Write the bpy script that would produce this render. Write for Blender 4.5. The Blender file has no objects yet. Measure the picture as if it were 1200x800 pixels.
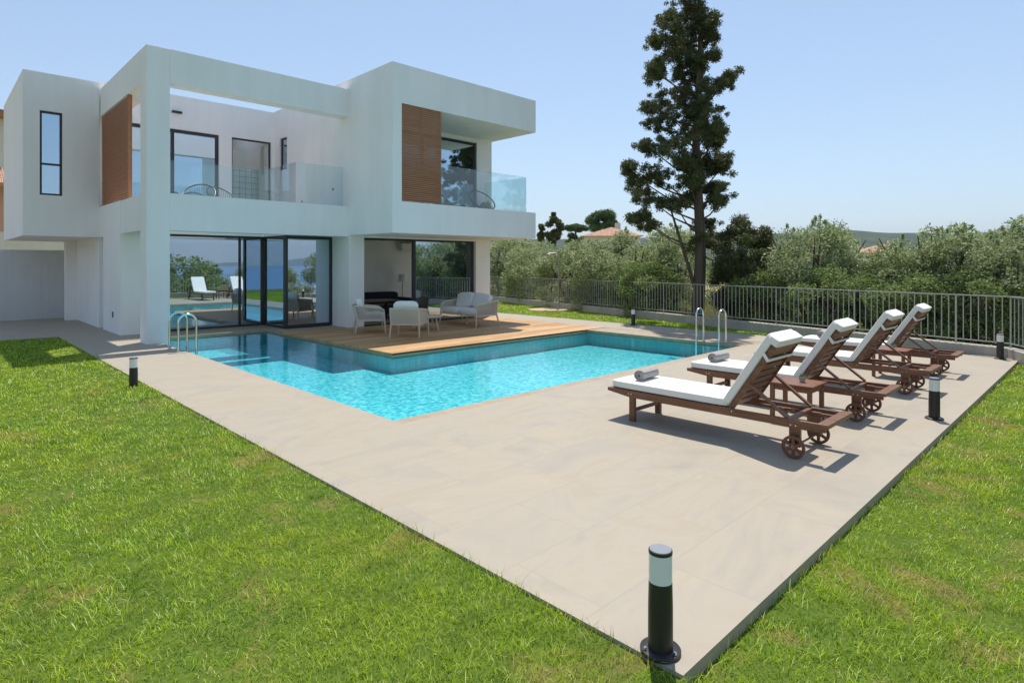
import bpy, math, random
import numpy as np
from mathutils import Vector, Matrix, Quaternion
R = math.radians
scene = bpy.context.scene
COL = scene.collection
rng = np.random.default_rng(7)
random.seed(7)

# ------------------------------------------------------------------ camera, light, exposure
YAW = 45.5
cd = bpy.data.cameras.new('camera'); cam = bpy.data.objects.new('camera', cd); COL.objects.link(cam)
cam.location = (0, 0, 1.7); cam.rotation_euler = (R(90), 0, R(YAW - 90))
cd.sensor_width = 36; cd.lens = 702 / 1200 * 36; cd.shift_y = -91 / 1200
cd.clip_start = 0.05; cd.clip_end = 60000
scene.camera = cam

SUN = Vector((.365, .265, 1.0)).normalized()
world = bpy.data.worlds.new('World'); scene.world = world; world.use_nodes = True
nt = world.node_tree; bg = nt.nodes['Background']
sky = nt.nodes.new('ShaderNodeTexSky'); sky.sky_type = 'NISHITA'; sky.sun_disc = False
sky.sun_elevation = math.asin(SUN.z); sky.sun_rotation = math.atan2(SUN.x, SUN.y)
sky.air_density = 1.0; sky.dust_density = 0.25; sky.ozone_density = 1.3
gm = nt.nodes.new('ShaderNodeGamma'); gm.inputs[1].default_value = .62
tn = nt.nodes.new('ShaderNodeMix'); tn.data_type = 'RGBA'; tn.blend_type = 'MULTIPLY'; tn.inputs[0].default_value = 1; tn.inputs[7].default_value = (1.13, 1.245, 1.36, 1)
nt.links.new(sky.outputs[0], gm.inputs[0]); nt.links.new(gm.outputs[0], tn.inputs[6]); nt.links.new(tn.outputs[2], bg.inputs[0]); bg.inputs[1].default_value = 0.15
sl = bpy.data.lights.new('sun', 'SUN'); sl.energy = 3.4; sl.angle = R(0.5); sl.color = (1.0, .955, .88)
so = bpy.data.objects.new('sun', sl); COL.objects.link(so)
so.rotation_euler = SUN.to_track_quat('Z', 'Y').to_euler(); so.location = (8, 8, 30)
scene.view_settings.view_transform = 'Standard'; scene.view_settings.look = 'None'
scene.view_settings.exposure = 0.60; scene.view_settings.gamma = 1
scene.view_settings.use_curve_mapping = False
scene.cycles.use_denoising = True
scene.cycles.max_bounces = 10; scene.cycles.transparent_max_bounces = 24
scene.cycles.diffuse_bounces = 4; scene.cycles.glossy_bounces = 5
scene.cycles.caustics_reflective = False; scene.cycles.caustics_refractive = False
scene.cycles.sample_clamp_indirect = 6

# ------------------------------------------------------------------ materials
def mat(name, col=(.5, .5, .5), rough=.6, metal=0, spec=.5):
    m = bpy.data.materials.new(name); m.use_nodes = True
    p = m.node_tree.nodes['Principled BSDF']
    p.inputs['Base Color'].default_value = (*col, 1); p.inputs['Roughness'].default_value = rough
    p.inputs['Metallic'].default_value = metal; p.inputs['Specular IOR Level'].default_value = spec
    return m
def N(m, t, **k):
    n = m.node_tree.nodes.new(t)
    for a, b in k.items():
        if a.startswith('i_'): n.inputs[a[2:].replace('_', ' ')].default_value = b
        else: setattr(n, a, b)
    return n
def L(m, a, b): m.node_tree.links.new(a, b)
def P(m): return m.node_tree.nodes['Principled BSDF']
def pos(m, scale=(1, 1, 1), rot=(0, 0, 0), kind='POS'):
    mp = N(m, 'ShaderNodeMapping'); mp.inputs['Scale'].default_value = scale; mp.inputs['Rotation'].default_value = rot
    if kind == 'OBJ': L(m, N(m, 'ShaderNodeTexCoord').outputs['Object'], mp.inputs[0])
    else: L(m, N(m, 'ShaderNodeNewGeometry').outputs['Position'], mp.inputs[0])
    return mp.outputs[0]
def ramp(m, fac, stops):
    r = N(m, 'ShaderNodeValToRGB'); L(m, fac, r.inputs[0]); e = r.color_ramp.elements
    while len(e) < len(stops): e.new(.5)
    for el, (p, c) in zip(e, stops): el.position = p; el.color = (*c, 1) if len(c) == 3 else c
    return r.outputs[0]
def noise(m, vec, scale, detail=4, rough=.55, dist=0):
    n = N(m, 'ShaderNodeTexNoise'); n.inputs['Scale'].default_value = scale; n.inputs['Detail'].default_value = detail
    n.inputs['Roughness'].default_value = rough; n.inputs['Distortion'].default_value = dist
    L(m, vec, n.inputs['Vector']); return n.outputs['Fac']
def mix(m, a, b, fac, mode='MIX'):
    x = N(m, 'ShaderNodeMix', data_type='RGBA', blend_type=mode)
    if isinstance(fac, (int, float)): x.inputs[0].default_value = fac
    else: L(m, fac, x.inputs[0])
    for i, v in ((6, a), (7, b)):
        if isinstance(v, tuple): x.inputs[i].default_value = (*v, 1)
        else: L(m, v, x.inputs[i])
    return x.outputs[2]
def math_(m, op, a, b=0.0, c=None):
    x = N(m, 'ShaderNodeMath', operation=op)
    for i, v in enumerate((a, b) if c is None else (a, b, c)):
        if isinstance(v, (int, float)): x.inputs[i].default_value = v
        else: L(m, v, x.inputs[i])
    return x.outputs[0]
def bump(m, h, strength=.3, dist=.01):
    b = N(m, 'ShaderNodeBump'); b.inputs['Strength'].default_value = strength; b.inputs['Distance'].default_value = dist
    L(m, h, b.inputs['Height']); L(m, b.outputs[0], P(m).inputs['Normal'])
def base(m, c): L(m, c, P(m).inputs['Base Color'])

def stucco(name, c1, c2):
    m = mat(name, c1, .9, spec=.2)
    a = noise(m, pos(m, (1, 1, .35)), 1.6, 6, .6)
    st = noise(m, pos(m, (7, 7, .25)), 1.0, 3, .5)
    f = math_(m, 'ADD', math_(m, 'MULTIPLY', a, .65), math_(m, 'MULTIPLY', st, .35))
    base(m, ramp(m, f, [(.35, c2), (.62, c1)]))
    h = math_(m, 'ADD', noise(m, pos(m), 220, 3), math_(m, 'MULTIPLY', noise(m, pos(m), 9, 3), 1.2))
    bump(m, h, .35, .006); return m
M = {}
M['stucco'] = stucco('stucco', (.94, .895, .865), (.88, .838, .808))
M['grey_render'] = stucco('grey_render', (.66, .65, .64), (.58, .57, .56))
M['interior'] = stucco('interior_plaster', (.90, .91, .89), (.86, .88, .86))
M['cream'] = stucco('cream_render', (.74, .70, .60), (.66, .62, .53))
M['salmon'] = stucco('salmon_render', (.62, .36, .27), (.55, .32, .24))

# large format stone paving with faint joints and soft veins
def paving(name, tint=1.0):
    m = mat(name, (.5, .45, .38), .62, spec=.3)
    br = N(m, 'ShaderNodeTexBrick', offset=.5, squash=1.0)
    L(m, pos(m, (1, 1, 1)), br.inputs['Vector'])
    br.inputs['Scale'].default_value = 1; br.inputs['Brick Width'].default_value = 1.2; br.inputs['Row Height'].default_value = .6
    br.inputs['Mortar Size'].default_value = .005; br.inputs['Mortar Smooth'].default_value = .3; br.inputs['Bias'].default_value = 0
    br.inputs['Color1'].default_value = (0, 0, 0, 1); br.inputs['Color2'].default_value = (1, 1, 1, 1); br.inputs['Mortar'].default_value = (.5, .5, .5, 1)
    off = N(m, 'ShaderNodeVectorMath', operation='MULTIPLY_ADD'); L(m, br.outputs['Color'], off.inputs[0]); off.inputs[1].default_value = (7, 11, 3); L(m, pos(m, (.75, 1.5, 1), (0, 0, R(24))), off.inputs[2])
    cl = noise(m, off.outputs[0], .9, 8, .62, 1.6)
    fn = noise(m, pos(m), 60, 4, .7)
    c = ramp(m, cl, [(.25, (.318, .272, .212)), (.42, (.362, .312, .244)), (.52, (.395, .335, .255)), (.62, (.378, .31, .222)), (.75, (.415, .362, .287))])
    c = mix(m, c, (.36, .32, .265), math_(m, 'MULTIPLY', br.outputs['Color'], .16))
    c = mix(m, c, (.40, .36, .30), math_(m, 'MULTIPLY', math_(m, 'SUBTRACT', fn, .3), .45))
    st = noise(m, pos(m, (.7, .7, .7)), 2.3, 2, .4)
    c = mix(m, c, (.50, .40, .25), math_(m, 'MULTIPLY', ramp(m, st, [(.6, (0, 0, 0)), (.75, (1, 1, 1))]), .22))
    c = mix(m, c, (.29, .26, .21), math_(m, 'MULTIPLY', br.outputs['Fac'], .34))
    base(m, c)
    h = math_(m, 'SUBTRACT', math_(m, 'MULTIPLY', fn, .3), br.outputs['Fac']); bump(m, h, .25, .003)
    return m
M['paving'] = paving('beige_stone_paving')
def coping():
    m = mat('tan_coping', (.42, .31, .2), .7)
    c = ramp(m, noise(m, pos(m), 5, 6, .65, .6), [(.3, (.30, .225, .15)), (.7, (.42, .325, .225))])
    base(m, c); bump(m, noise(m, pos(m), 80, 3), .3, .003); return m
M['coping'] = coping()
M['concrete'] = stucco('kerb_concrete', (.50, .46, .39), (.37, .34, .29))
M['pale_concrete'] = stucco('pale_concrete', (.60, .57, .50), (.52, .49, .43))

def wood(name, c1, c2, axis=0, rough=.5, scale=1, kind='OBJ', spec=.4):
    m = mat(name, c1, rough, spec=spec)
    s = [14, 14, 14]; s[axis] = .9
    v = pos(m, tuple(k * scale for k in s), kind=kind)
    n = noise(m, v, 3, 6, .6, .8)
    base(m, ramp(m, n, [(.28, c2), (.72, c1)])); bump(m, n, .2, .002); return m
M['teak'] = wood('oiled_lounger_wood', (.27, .125, .065), (.11, .046, .025), 1, .42)
M['teak_x'] = wood('oiled_table_wood', (.27, .115, .062), (.15, .06, .032), 1, .42)
M['pale_wood'] = wood('washed_teak', (.74, .60, .45), (.60, .47, .34), 2, .6)
M['screen'] = wood('screen_slat_wood', (.48, .215, .10), (.31, .125, .058), 0, .55, .6, 'POS')
M['dark_table'] = wood('walnut', (.17, .085, .045), (.10, .05, .028), 0, .4)
def deckwood():
    m = mat('deck_boards', (.5, .3, .15), .6, spec=.3)
    g = N(m, 'ShaderNodeSeparateXYZ'); L(m, pos(m), g.inputs[0])
    y = math_(m, 'DIVIDE', g.outputs[1], .14); i = math_(m, 'FLOOR', y); fr = math_(m, 'FRACT', y)
    cmb = N(m, 'ShaderNodeCombineXYZ'); L(m, i, cmb.inputs[0])
    xo = math_(m, 'FLOOR', math_(m, 'DIVIDE', math_(m, 'ADD', g.outputs[0], math_(m, 'MULTIPLY', i, 1.37)), 2.4)); L(m, xo, cmb.inputs[1])
    wn = N(m, 'ShaderNodeTexWhiteNoise', noise_dimensions='2D'); L(m, cmb.outputs[0], wn.inputs['Vector'])
    n = noise(m, pos(m, (.8, 22, 1)), 2.2, 6, .6, .6)
    f = math_(m, 'ADD', math_(m, 'MULTIPLY', wn.outputs[0], .55), math_(m, 'MULTIPLY', n, .45))
    c = ramp(m, f, [(.15, (.36, .19, .08)), (.5, (.50, .29, .125)), (.85, (.62, .385, .19))])
    gap = math_(m, 'LESS_THAN', fr, .045)
    base(m, mix(m, c, (.07, .04, .02), gap)); bump(m, math_(m, 'SUBTRACT', math_(m, 'MULTIPLY', n, .2), gap), .4, .004); return m
M['deck'] = deckwood()

M['black'] = mat('black_metal', (.018, .019, .021), .38)
M['frame'] = mat('anthracite_frame', (.030, .030, .032), .4)
M['bollard'] = mat('bollard_black', (.022, .020, .019), .45)
M['cap_grey'] = mat('cap_grey', (.22, .23, .26), .5)
M['opal'] = mat('opal_lens', (.84, .84, .82), .25)
M['steel'] = mat('stainless_steel', (.72, .72, .70), .17, 1.0)
M['brass'] = mat('brass', (.65, .45, .18), .3, 1.0)
M['rail'] = mat('fence_paint', (.44, .43, .385), .5, .1)
M['white'] = mat('white_fabric', (.80, .785, .74), .9, spec=.15)
def fabric(name, c, s=420, b=.35):
    m = mat(name, c, .95, spec=.1)
    P(m).inputs['Sheen Weight'].default_value = .15
    n = noise(m, pos(m, kind='OBJ'), s, 2); w = noise(m, pos(m, kind='OBJ'), 6, 3)
    base(m, mix(m, c, tuple(k * .82 for k in c), math_(m, 'ADD', math_(m, 'MULTIPLY', n, .4), math_(m, 'MULTIPLY', w, .3))))
    bump(m, math_(m, 'ADD', math_(m, 'MULTIPLY', n, .25), w), b, .012); return m
M['cushion'] = fabric('off_white_cushion', (.86, .84, .78))
M['greycush'] = fabric('grey_cushion', (.80, .78, .74))
M['cream_cush'] = fabric('cream_cushion', (.88, .85, .79))
M['rope'] = fabric('beige_rope', (.66, .58, .48), 160, .8)
M['towel'] = fabric('grey_towel', (.42, .39, .37), 260, 1.0)
M['darkfab'] = fabric('charcoal_fabric', (.035, .04, .05))
M['pot'] = mat('grey_cement_pot', (.36, .34, .32), .8)
M['string'] = mat('chair_string', (.10, .14, .17), .6)
M['lamp_shade'] = mat('lamp_shade', (.92, .91, .88), .8)
M['plastic'] = mat('white_plastic', (.8, .8, .78), .4)
M['grey_metal'] = mat('grey_metal', (.33, .32, .29), .45, .6)
M['hub'] = mat('wheel_wood', (.16, .06, .03), .45)

def glass(name, tint, refl, gl_col=(1, 1, 1)):
    m = bpy.data.materials.new(name); m.use_nodes = True; t = m.node_tree; t.nodes.clear()
    o = t.nodes.new('ShaderNodeOutputMaterial'); tr = t.nodes.new('ShaderNodeBsdfTransparent'); tr.inputs[0].default_value = (*tint, 1)
    g = t.nodes.new('ShaderNodeBsdfGlossy'); g.inputs['Roughness'].default_value = 0.0; g.inputs['Color'].default_value = (*gl_col, 1)
    lw = t.nodes.new('ShaderNodeLayerWeight'); lw.inputs[0].default_value = .5
    pw = t.nodes.new('ShaderNodeMath'); pw.operation = 'POWER'; pw.inputs[1].default_value = 4.5; t.links.new(lw.outputs['Facing'], pw.inputs[0])
    mr = t.nodes.new('ShaderNodeMapRange'); mr.inputs['To Min'].default_value = refl; mr.inputs['To Max'].default_value = 1.0
    mx = t.nodes.new('ShaderNodeMixShader')
    t.links.new(pw.outputs[0], mr.inputs[0]); t.links.new(mr.outputs[0], mx.inputs[0])
    t.links.new(tr.outputs[0], mx.inputs[1]); t.links.new(g.outputs[0], mx.inputs[2]); t.links.new(mx.outputs[0], o.inputs[0])
    return m
M['window'] = glass('coated_window_glass', (.45, .52, .52), .66, (.72, .87, 1.0))
M['balustrade'] = glass('balustrade_glass', (.88, .95, .955), .07)
M['clear'] = glass('clear_door_glass', (.9, .93, .92), .12)
def glassblock():
    m = mat('glass_block', (.62, .70, .68), .25)
    br = N(m, 'ShaderNodeTexBrick', offset=0)
    g = N(m, 'ShaderNodeSeparateXYZ'); L(m, pos(m), g.inputs[0]); cb = N(m, 'ShaderNodeCombineXYZ'); L(m, g.outputs[0], cb.inputs[0]); L(m, g.outputs[2], cb.inputs[1])
    L(m, cb.outputs[0], br.inputs['Vector']); br.inputs['Scale'].default_value = 1; br.inputs['Brick Width'].default_value = .19; br.inputs['Row Height'].default_value = .19; br.inputs['Mortar Size'].default_value = .012
    c = mix(m, (.80, .90, .86), (.16, .2, .2), br.outputs['Fac']); base(m, c)
    tl = N(m, 'ShaderNodeBsdfTransparent'); L(m, c, tl.inputs[0]); mx = N(m, 'ShaderNodeMixShader'); mx.inputs[0].default_value = .45
    L(m, P(m).outputs[0], mx.inputs[1]); L(m, tl.outputs[0], mx.inputs[2]); L(m, mx.outputs[0], m.node_tree.nodes['Material Output'].inputs[0]); return m
M['glassblock'] = glassblock()

def water():
    m = bpy.data.materials.new('pool_water'); m.use_nodes = True; t = m.node_tree
    p = t.nodes['Principled BSDF']; t.nodes.remove(p); o = t.nodes['Material Output']
    tr = t.nodes.new('ShaderNodeBsdfTransparent'); tr.inputs[0].default_value = (.70, .98, .99, 1)
    g = t.nodes.new('ShaderNodeBsdfGlossy'); g.inputs['Roughness'].default_value = .02
    fr = t.nodes.new('ShaderNodeFresnel'); fr.inputs[0].default_value = 1.33
    n1 = noise(m, pos(m, (1, 1.6, 1), (0, 0, .5)), 4, 3, .6, .4); n2 = noise(m, pos(m), 22, 3, .6)
    b = t.nodes.new('ShaderNodeBump'); b.inputs['Strength'].default_value = .22; b.inputs['Distance'].default_value = .02
    L(m, math_(m, 'ADD', n1, math_(m, 'MULTIPLY', n2, .3)), b.inputs['Height'])
    L(m, b.outputs[0], g.inputs['Normal']); L(m, b.outputs[0], fr.inputs['Normal'])
    mx = t.nodes.new('ShaderNodeMixShader'); L(m, fr.outputs[0], mx.inputs[0]); L(m, tr.outputs[0], mx.inputs[1]); L(m, g.outputs[0], mx.inputs[2])
    L(m, mx.outputs[0], o.inputs[0]); return m
M['water'] = water()
def caustic_mosaic():
    m = mat('pool_mosaic', (.15, .6, .65), .35, spec=.3)
    sn = N(m, 'ShaderNodeVectorMath', operation='SNAP'); sn.inputs[1].default_value = (.05, .05, .05)
    ad = N(m, 'ShaderNodeVectorMath', operation='ADD'); ad.inputs[1].default_value = (.013, .017, .011)
    L(m, pos(m), ad.inputs[0]); L(m, ad.outputs[0], sn.inputs[0])
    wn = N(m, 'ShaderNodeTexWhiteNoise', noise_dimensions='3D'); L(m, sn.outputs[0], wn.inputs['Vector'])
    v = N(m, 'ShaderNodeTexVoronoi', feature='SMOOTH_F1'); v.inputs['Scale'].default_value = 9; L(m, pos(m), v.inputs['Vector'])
    f = math_(m, 'ADD', math_(m, 'MULTIPLY', wn.outputs[0], .75), math_(m, 'MULTIPLY', v.outputs['Distance'], .2))  # random tile tones, with contrast raised to paint in caustic light speckle
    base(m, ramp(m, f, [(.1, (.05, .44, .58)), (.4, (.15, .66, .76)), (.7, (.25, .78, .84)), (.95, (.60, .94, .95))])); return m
M['mosaic'] = caustic_mosaic()
def wallmosaic():
    m = mat('pool_wall_mosaic', (.14, .6, .68), .3, spec=.3)
    g = N(m, 'ShaderNodeSeparateXYZ'); L(m, pos(m), g.inputs[0])
    u = math_(m, 'FRACT', math_(m, 'DIVIDE', math_(m, 'ADD', g.outputs[0], g.outputs[1]), .15)); v = math_(m, 'FRACT', math_(m, 'DIVIDE', g.outputs[2], .15))
    ln = math_(m, 'MAXIMUM', math_(m, 'LESS_THAN', u, .07), math_(m, 'LESS_THAN', v, .05))
    c = ramp(m, noise(m, pos(m), 9, 3), [(.3, (.18, .68, .76)), (.7, (.24, .78, .84))])
    base(m, mix(m, c, (.05, .36, .46), math_(m, 'MULTIPLY', ln, .6))); return m
M['wall_mosaic'] = wallmosaic()
def sea():
    m = mat('sea', (.02, .14, .28), .25, spec=.5)
    bump(m, noise(m, pos(m), .08, 4), .5, 1.0); return m
M['sea'] = sea()

def leafmat(name, cols, trans=.36, rough=.55, spec=.35):
    m = bpy.data.materials.new(name); m.use_nodes = True; t = m.node_tree; p = P(m)
    p.inputs['Roughness'].default_value = rough; p.inputs['Specular IOR Level'].default_value = spec
    ge = N(m, 'ShaderNodeNewGeometry'); n = len(cols)
    c = ramp(m, ge.outputs['Random Per Island'], [(i / max(1, n - 1), q) for i, q in enumerate(cols)])
    w = noise(m, pos(m, kind='OBJ'), 1.3, 3)
    c = mix(m, c, cols[-1], math_(m, 'MULTIPLY', ramp(m, w, [(.45, (0, 0, 0)), (.7, (1, 1, 1))]), .45))
    L(m, c, p.inputs['Base Color'])
    tl = N(m, 'ShaderNodeBsdfTranslucent'); L(m, c, tl.inputs[0]); mx = N(m, 'ShaderNodeMixShader'); mx.inputs[0].default_value = trans
    o = t.nodes['Material Output']; L(m, p.outputs[0], mx.inputs[1]); L(m, tl.outputs[0], mx.inputs[2]); L(m, mx.outputs[0], o.inputs[0]); return m
M['olive'] = leafmat('olive_leaves', [(.10, .135, .055), (.24, .30, .12), (.58, .61, .38), (.38, .44, .16)])
M['olive2'] = leafmat('broad_green_leaves', [(.07, .115, .035), (.17, .25, .06), (.36, .43, .18), (.26, .34, .08)])
M['cypress'] = leafmat('cypress_foliage', [(.035, .06, .018), (.075, .10, .03), (.14, .115, .055), (.16, .19, .045)], .3)
M['pine'] = leafmat('pine_foliage', [(.05, .11, .035), (.09, .16, .05), (.14, .20, .06)], .3)
M['succulent'] = leafmat('succulent', [(.16, .24, .09), (.22, .30, .12)], .2)
M['dryplant'] = leafmat('dry_grass_blades', [(.30, .26, .09), (.42, .37, .12), (.24, .27, .07)], .3)
def grassmat():
    m = bpy.data.materials.new('lawn_grass'); m.use_nodes = True; t = m.node_tree; p = P(m)
    p.inputs['Roughness'].default_value = .42; p.inputs['Specular IOR Level'].default_value = .30
    ge = N(m, 'ShaderNodeNewGeometry')
    c = ramp(m, ge.outputs['Random Per Island'], [(0, (.04, .12, .003)), (.25, (.16, .33, .005)), (.6, (.35, .54, .008)), (.86, (.60, .74, .05)), (1, (.90, .84, .42))])
    a = noise(m, pos(m), .9, 4, .6, .5)
    c = mix(m, c, (.50, .58, .005), math_(m, 'MULTIPLY', ramp(m, a, [(.40, (0, 0, 0)), (.64, (1, 1, 1))]), .62))
    d = noise(m, pos(m), 1.5, 7, .72, .6)
    c = mix(m, c, (.46, .28, .11), math_(m, 'MULTIPLY', ramp(m, d, [(.55, (0, 0, 0)), (.68, (1, 1, 1))]), .7))
    e = noise(m, pos(m), 4.0, 3)
    c = mix(m, c, (.06, .15, .008), math_(m, 'MULTIPLY', ramp(m, e, [(.35, (1, 1, 1)), (.55, (0, 0, 0))]), .6))
    L(m, c, p.inputs['Base Color'])
    tl = N(m, 'ShaderNodeBsdfTranslucent'); L(m, c, tl.inputs[0]); mx = N(m, 'ShaderNodeMixShader'); mx.inputs[0].default_value = .36
    up = N(m, 'ShaderNodeVectorMath', operation='ADD'); L(m, ge.outputs['Normal'], up.inputs[0]); up.inputs[1].default_value = (0, 0, .25)
    nn = N(m, 'ShaderNodeVectorMath', operation='NORMALIZE'); L(m, up.outputs[0], nn.inputs[0]); L(m, nn.outputs[0], p.inputs['Normal'])
    o = t.nodes['Material Output']; L(m, p.outputs[0], mx.inputs[1]); L(m, tl.outputs[0], mx.inputs[2]); L(m, mx.outputs[0], o.inputs[0]); return m
M['grass'] = grassmat()
def soil():
    m = mat('lawn_soil', (.1, .08, .05), .95, spec=.1)
    a = noise(m, pos(m), 30, 5, .7); d = noise(m, pos(m), 1.5, 7, .72, .6)
    c = ramp(m, a, [(.3, (.055, .095, .012)), (.7, (.12, .17, .025))])
    base(m, mix(m, c, (.28, .17, .08), math_(m, 'MULTIPLY', ramp(m, d, [(.53, (0, 0, 0)), (.68, (1, 1, 1))]), .6))); return m
M['soil'] = soil()
def terr():
    m = mat('hillside', (.2, .2, .08), .95, spec=.1)
    a = noise(m, pos(m), .5, 6, .65); b = noise(m, pos(m), .02, 9, .8)
    c1 = ramp(m, a, [(.3, (.16, .14, .05)), (.5, (.30, .27, .09)), (.7, (.13, .16, .05))])
    c2 = ramp(m, b, [(.35, (.018, .036, .016)), (.5, (.035, .06, .026)), (.6, (.07, .085, .04)), (.72, (.14, .13, .07))])
    g = N(m, 'ShaderNodeVectorMath', operation='LENGTH'); L(m, pos(m), g.inputs[0])
    f = ramp(m, math_(m, 'DIVIDE', g.outputs['Value'], 400), [(.12, (0, 0, 0)), (.5, (1, 1, 1))])
    base(m, mix(m, c1, c2, f)); return m
M['terrain'] = terr()
M['bark'] = wood('tree_bark', (.17, .125, .09), (.075, .055, .042), 2, .9, .35, 'OBJ', .1)
def tile():
    m = mat('terracotta_tiles', (.5, .22, .12), .8)
    w = N(m, 'ShaderNodeTexWave'); w.inputs['Scale'].default_value = 3.5; L(m, pos(m, kind='OBJ'), w.inputs['Vector'])
    c = ramp(m, noise(m, pos(m), 4, 4), [(.3, (.46, .22, .13)), (.7, (.68, .40, .27))]); base(m, c); bump(m, w.outputs['Fac'], .8, .05); return m
M['tile'] = tile()
M['sand'] = stucco('sandy_concrete', (.52, .40, .24), (.44, .33, .2))

# ------------------------------------------------------------------ mesh builder
class MB:
    def __init__(s): s.v = []; s.f = []
    def add(s, vs, fs):
        k = len(s.v); s.v += [tuple(p) for p in vs]; s.f += [tuple(i + k for i in f) for f in fs]; return s
    def box(s, x0, x1, y0, y1, z0, z1):
        return s.add([(x0, y0, z0), (x1, y0, z0), (x1, y1, z0), (x0, y1, z0), (x0, y0, z1), (x1, y0, z1), (x1, y1, z1), (x0, y1, z1)],
                     [(0, 3, 2, 1), (4, 5, 6, 7), (0, 1, 5, 4), (1, 2, 6, 5), (2, 3, 7, 6), (3, 0, 4, 7)])
    def bar(s, a, b, w, h, up=(0, 0, 1)):
        a = Vector(a); b = Vector(b); d = (b - a).normalized(); u = Vector(up); sd = d.cross(u)
        if sd.length < 1e-4: sd = d.cross(Vector((1, 0, 0)))
        sd.normalize(); u = sd.cross(d); sd = sd * w / 2; u = u * h / 2
        return s.add([a - sd - u, a + sd - u, a + sd + u, a - sd + u, b - sd - u, b + sd - u, b + sd + u, b - sd + u],
                     [(0, 1, 2, 3), (4, 7, 6, 5), (0, 4, 5, 1), (1, 5, 6, 2), (2, 6, 7, 3), (3, 7, 4, 0)])
    def tube(s, pts, r, n=10, closed=False, caps=True):
        pts = [Vector(p) for p in pts]; m = len(pts); rr = r if isinstance(r, (list, tuple)) else [r] * m
        vs = []; prev = None
        for i, p in enumerate(pts):
            if closed: d = (pts[(i + 1) % m] - pts[i - 1]).normalized()
            else: d = (pts[min(i + 1, m - 1)] - pts[max(i - 1, 0)]).normalized()
            if prev is None:
                prev = d.orthogonal().normalized()
            prev = (prev - d * prev.dot(d)).normalized(); q = d.cross(prev)
            for k in range(n):
                a = 2 * math.pi * k / n; vs.append(p + (prev * math.cos(a) + q * math.sin(a)) * rr[i])
        fs = []
        for i in range(m if closed else m - 1):
            j = (i + 1) % m
            for k in range(n): fs.append((i * n + k, i * n + (k + 1) % n, j * n + (k + 1) % n, j * n + k))
        if not closed and caps: fs.append(tuple(range(n))[::-1]); fs.append(tuple((m - 1) * n + k for k in range(n)))
        return s.add(vs, fs)
    def lathe(s, prof, c=(0, 0, 0), n=24, axis='z'):
        vs = []; m = len(prof)
        for r, h in prof:
            for k in range(n):
                a = 2 * math.pi * k / n; x, y = r * math.cos(a), r * math.sin(a)
                p = (x, y, h) if axis == 'z' else (h, x, y)
                vs.append((c[0] + p[0], c[1] + p[1], c[2] + p[2]))
        fs = [(i * n + k, i * n + (k + 1) % n, (i + 1) * n + (k + 1) % n, (i + 1) * n + k) for i in range(m - 1) for k in range(n)]
        fs.append(tuple(range(n))[::-1]); fs.append(tuple((m - 1) * n + k for k in range(n)))
        return s.add(vs, fs)
    def prism_yz(s, prof, x0, x1):
        n = len(prof); vs = [(x0, y, z) for y, z in prof] + [(x1, y, z) for y, z in prof]
        return s.add(vs, [tuple(range(n))[::-1], tuple(range(n, 2 * n))] + [(i, (i + 1) % n, n + (i + 1) % n, n + i) for i in range(n)])
    def prism_xy(s, prof, z0, z1):
        n = len(prof); vs = [(x, y, z0) for x, y in prof] + [(x, y, z1) for x, y in prof]
        return s.add(vs, [tuple(range(n))[::-1], tuple(range(n, 2 * n))] + [(i, (i + 1) % n, n + (i + 1) % n, n + i) for i in range(n)])
    def soft(s, c, size, mtx=None, e=.28, nu=28, nv=14, puff=.0):
        """rounded cushion block"""
        def sp(v): return math.copysign(abs(v) ** e, v)
        vs = []
        for j in range(nv + 1):
            ph = -math.pi / 2 + math.pi * j / nv
            for i in range(nu):
                th = 2 * math.pi * i / nu
                x = sp(math.cos(ph)) * sp(math.cos(th)); y = sp(math.cos(ph)) * sp(math.sin(th)); z = sp(math.sin(ph))
                z *= 1 + puff * (1 - x * x) * (1 - y * y)
                p = Vector((x * size[0] / 2, y * size[1] / 2, z * size[2] / 2))
                if mtx: p = mtx @ p
                vs.append(p + Vector(c))
        fs = [(j * nu + i, j * nu + (i + 1) % nu, (j + 1) * nu + (i + 1) % nu, (j + 1) * nu + i) for j in range(nv) for i in range(nu)]
        return s.add(vs, fs)
    def build(s, name, m, parent=None, org=(0, 0, 0), smooth=False, bevel=0, seg=2, sub=0):
        me = bpy.data.meshes.new(name); o3 = Vector(org)
        me.from_pydata([tuple(Vector(p) - o3) for p in s.v], [], s.f); me.materials.append(m); me.update()
        o = bpy.data.objects.new(name, me); COL.objects.link(o)
        if parent: o.parent = parent
        elif org != (0, 0, 0): o.location = org
        if smooth:
            me.polygons.foreach_set('use_smooth', [True] * len(me.polygons))
            try: me.set_sharp_from_angle(angle=R(40))
            except Exception: pass
        if bevel:
            b = o.modifiers.new('bevel', 'BEVEL'); b.width = bevel; b.segments = seg; b.limit_method = 'ANGLE'; b.angle_limit = R(40)
        if sub: d = o.modifiers.new('sub', 'SUBSURF'); d.levels = sub; d.render_levels = sub
        return o
def npmesh(name, V, F, m, parent=None):
    me = bpy.data.meshes.new(name); k = F.shape[1]; nf = len(F)
    me.vertices.add(len(V)); me.vertices.foreach_set('co', V.astype(np.float32).ravel())
    me.loops.add(nf * k); me.loops.foreach_set('vertex_index', F.astype(np.int32).ravel())
    me.polygons.add(nf); me.polygons.foreach_set('loop_start', np.arange(0, nf * k, k, dtype=np.int32))
    me.update(calc_edges=True); me.materials.append(m)
    o = bpy.data.objects.new(name, me); COL.objects.link(o)
    if parent: o.parent = parent
    return o
def tag(o, label=None, cat=None, group=None, kind=None):
    for k, v in (('label', label), ('category', cat), ('group', group), ('kind', kind)):
        if v: o[k] = v
    return o
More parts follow.
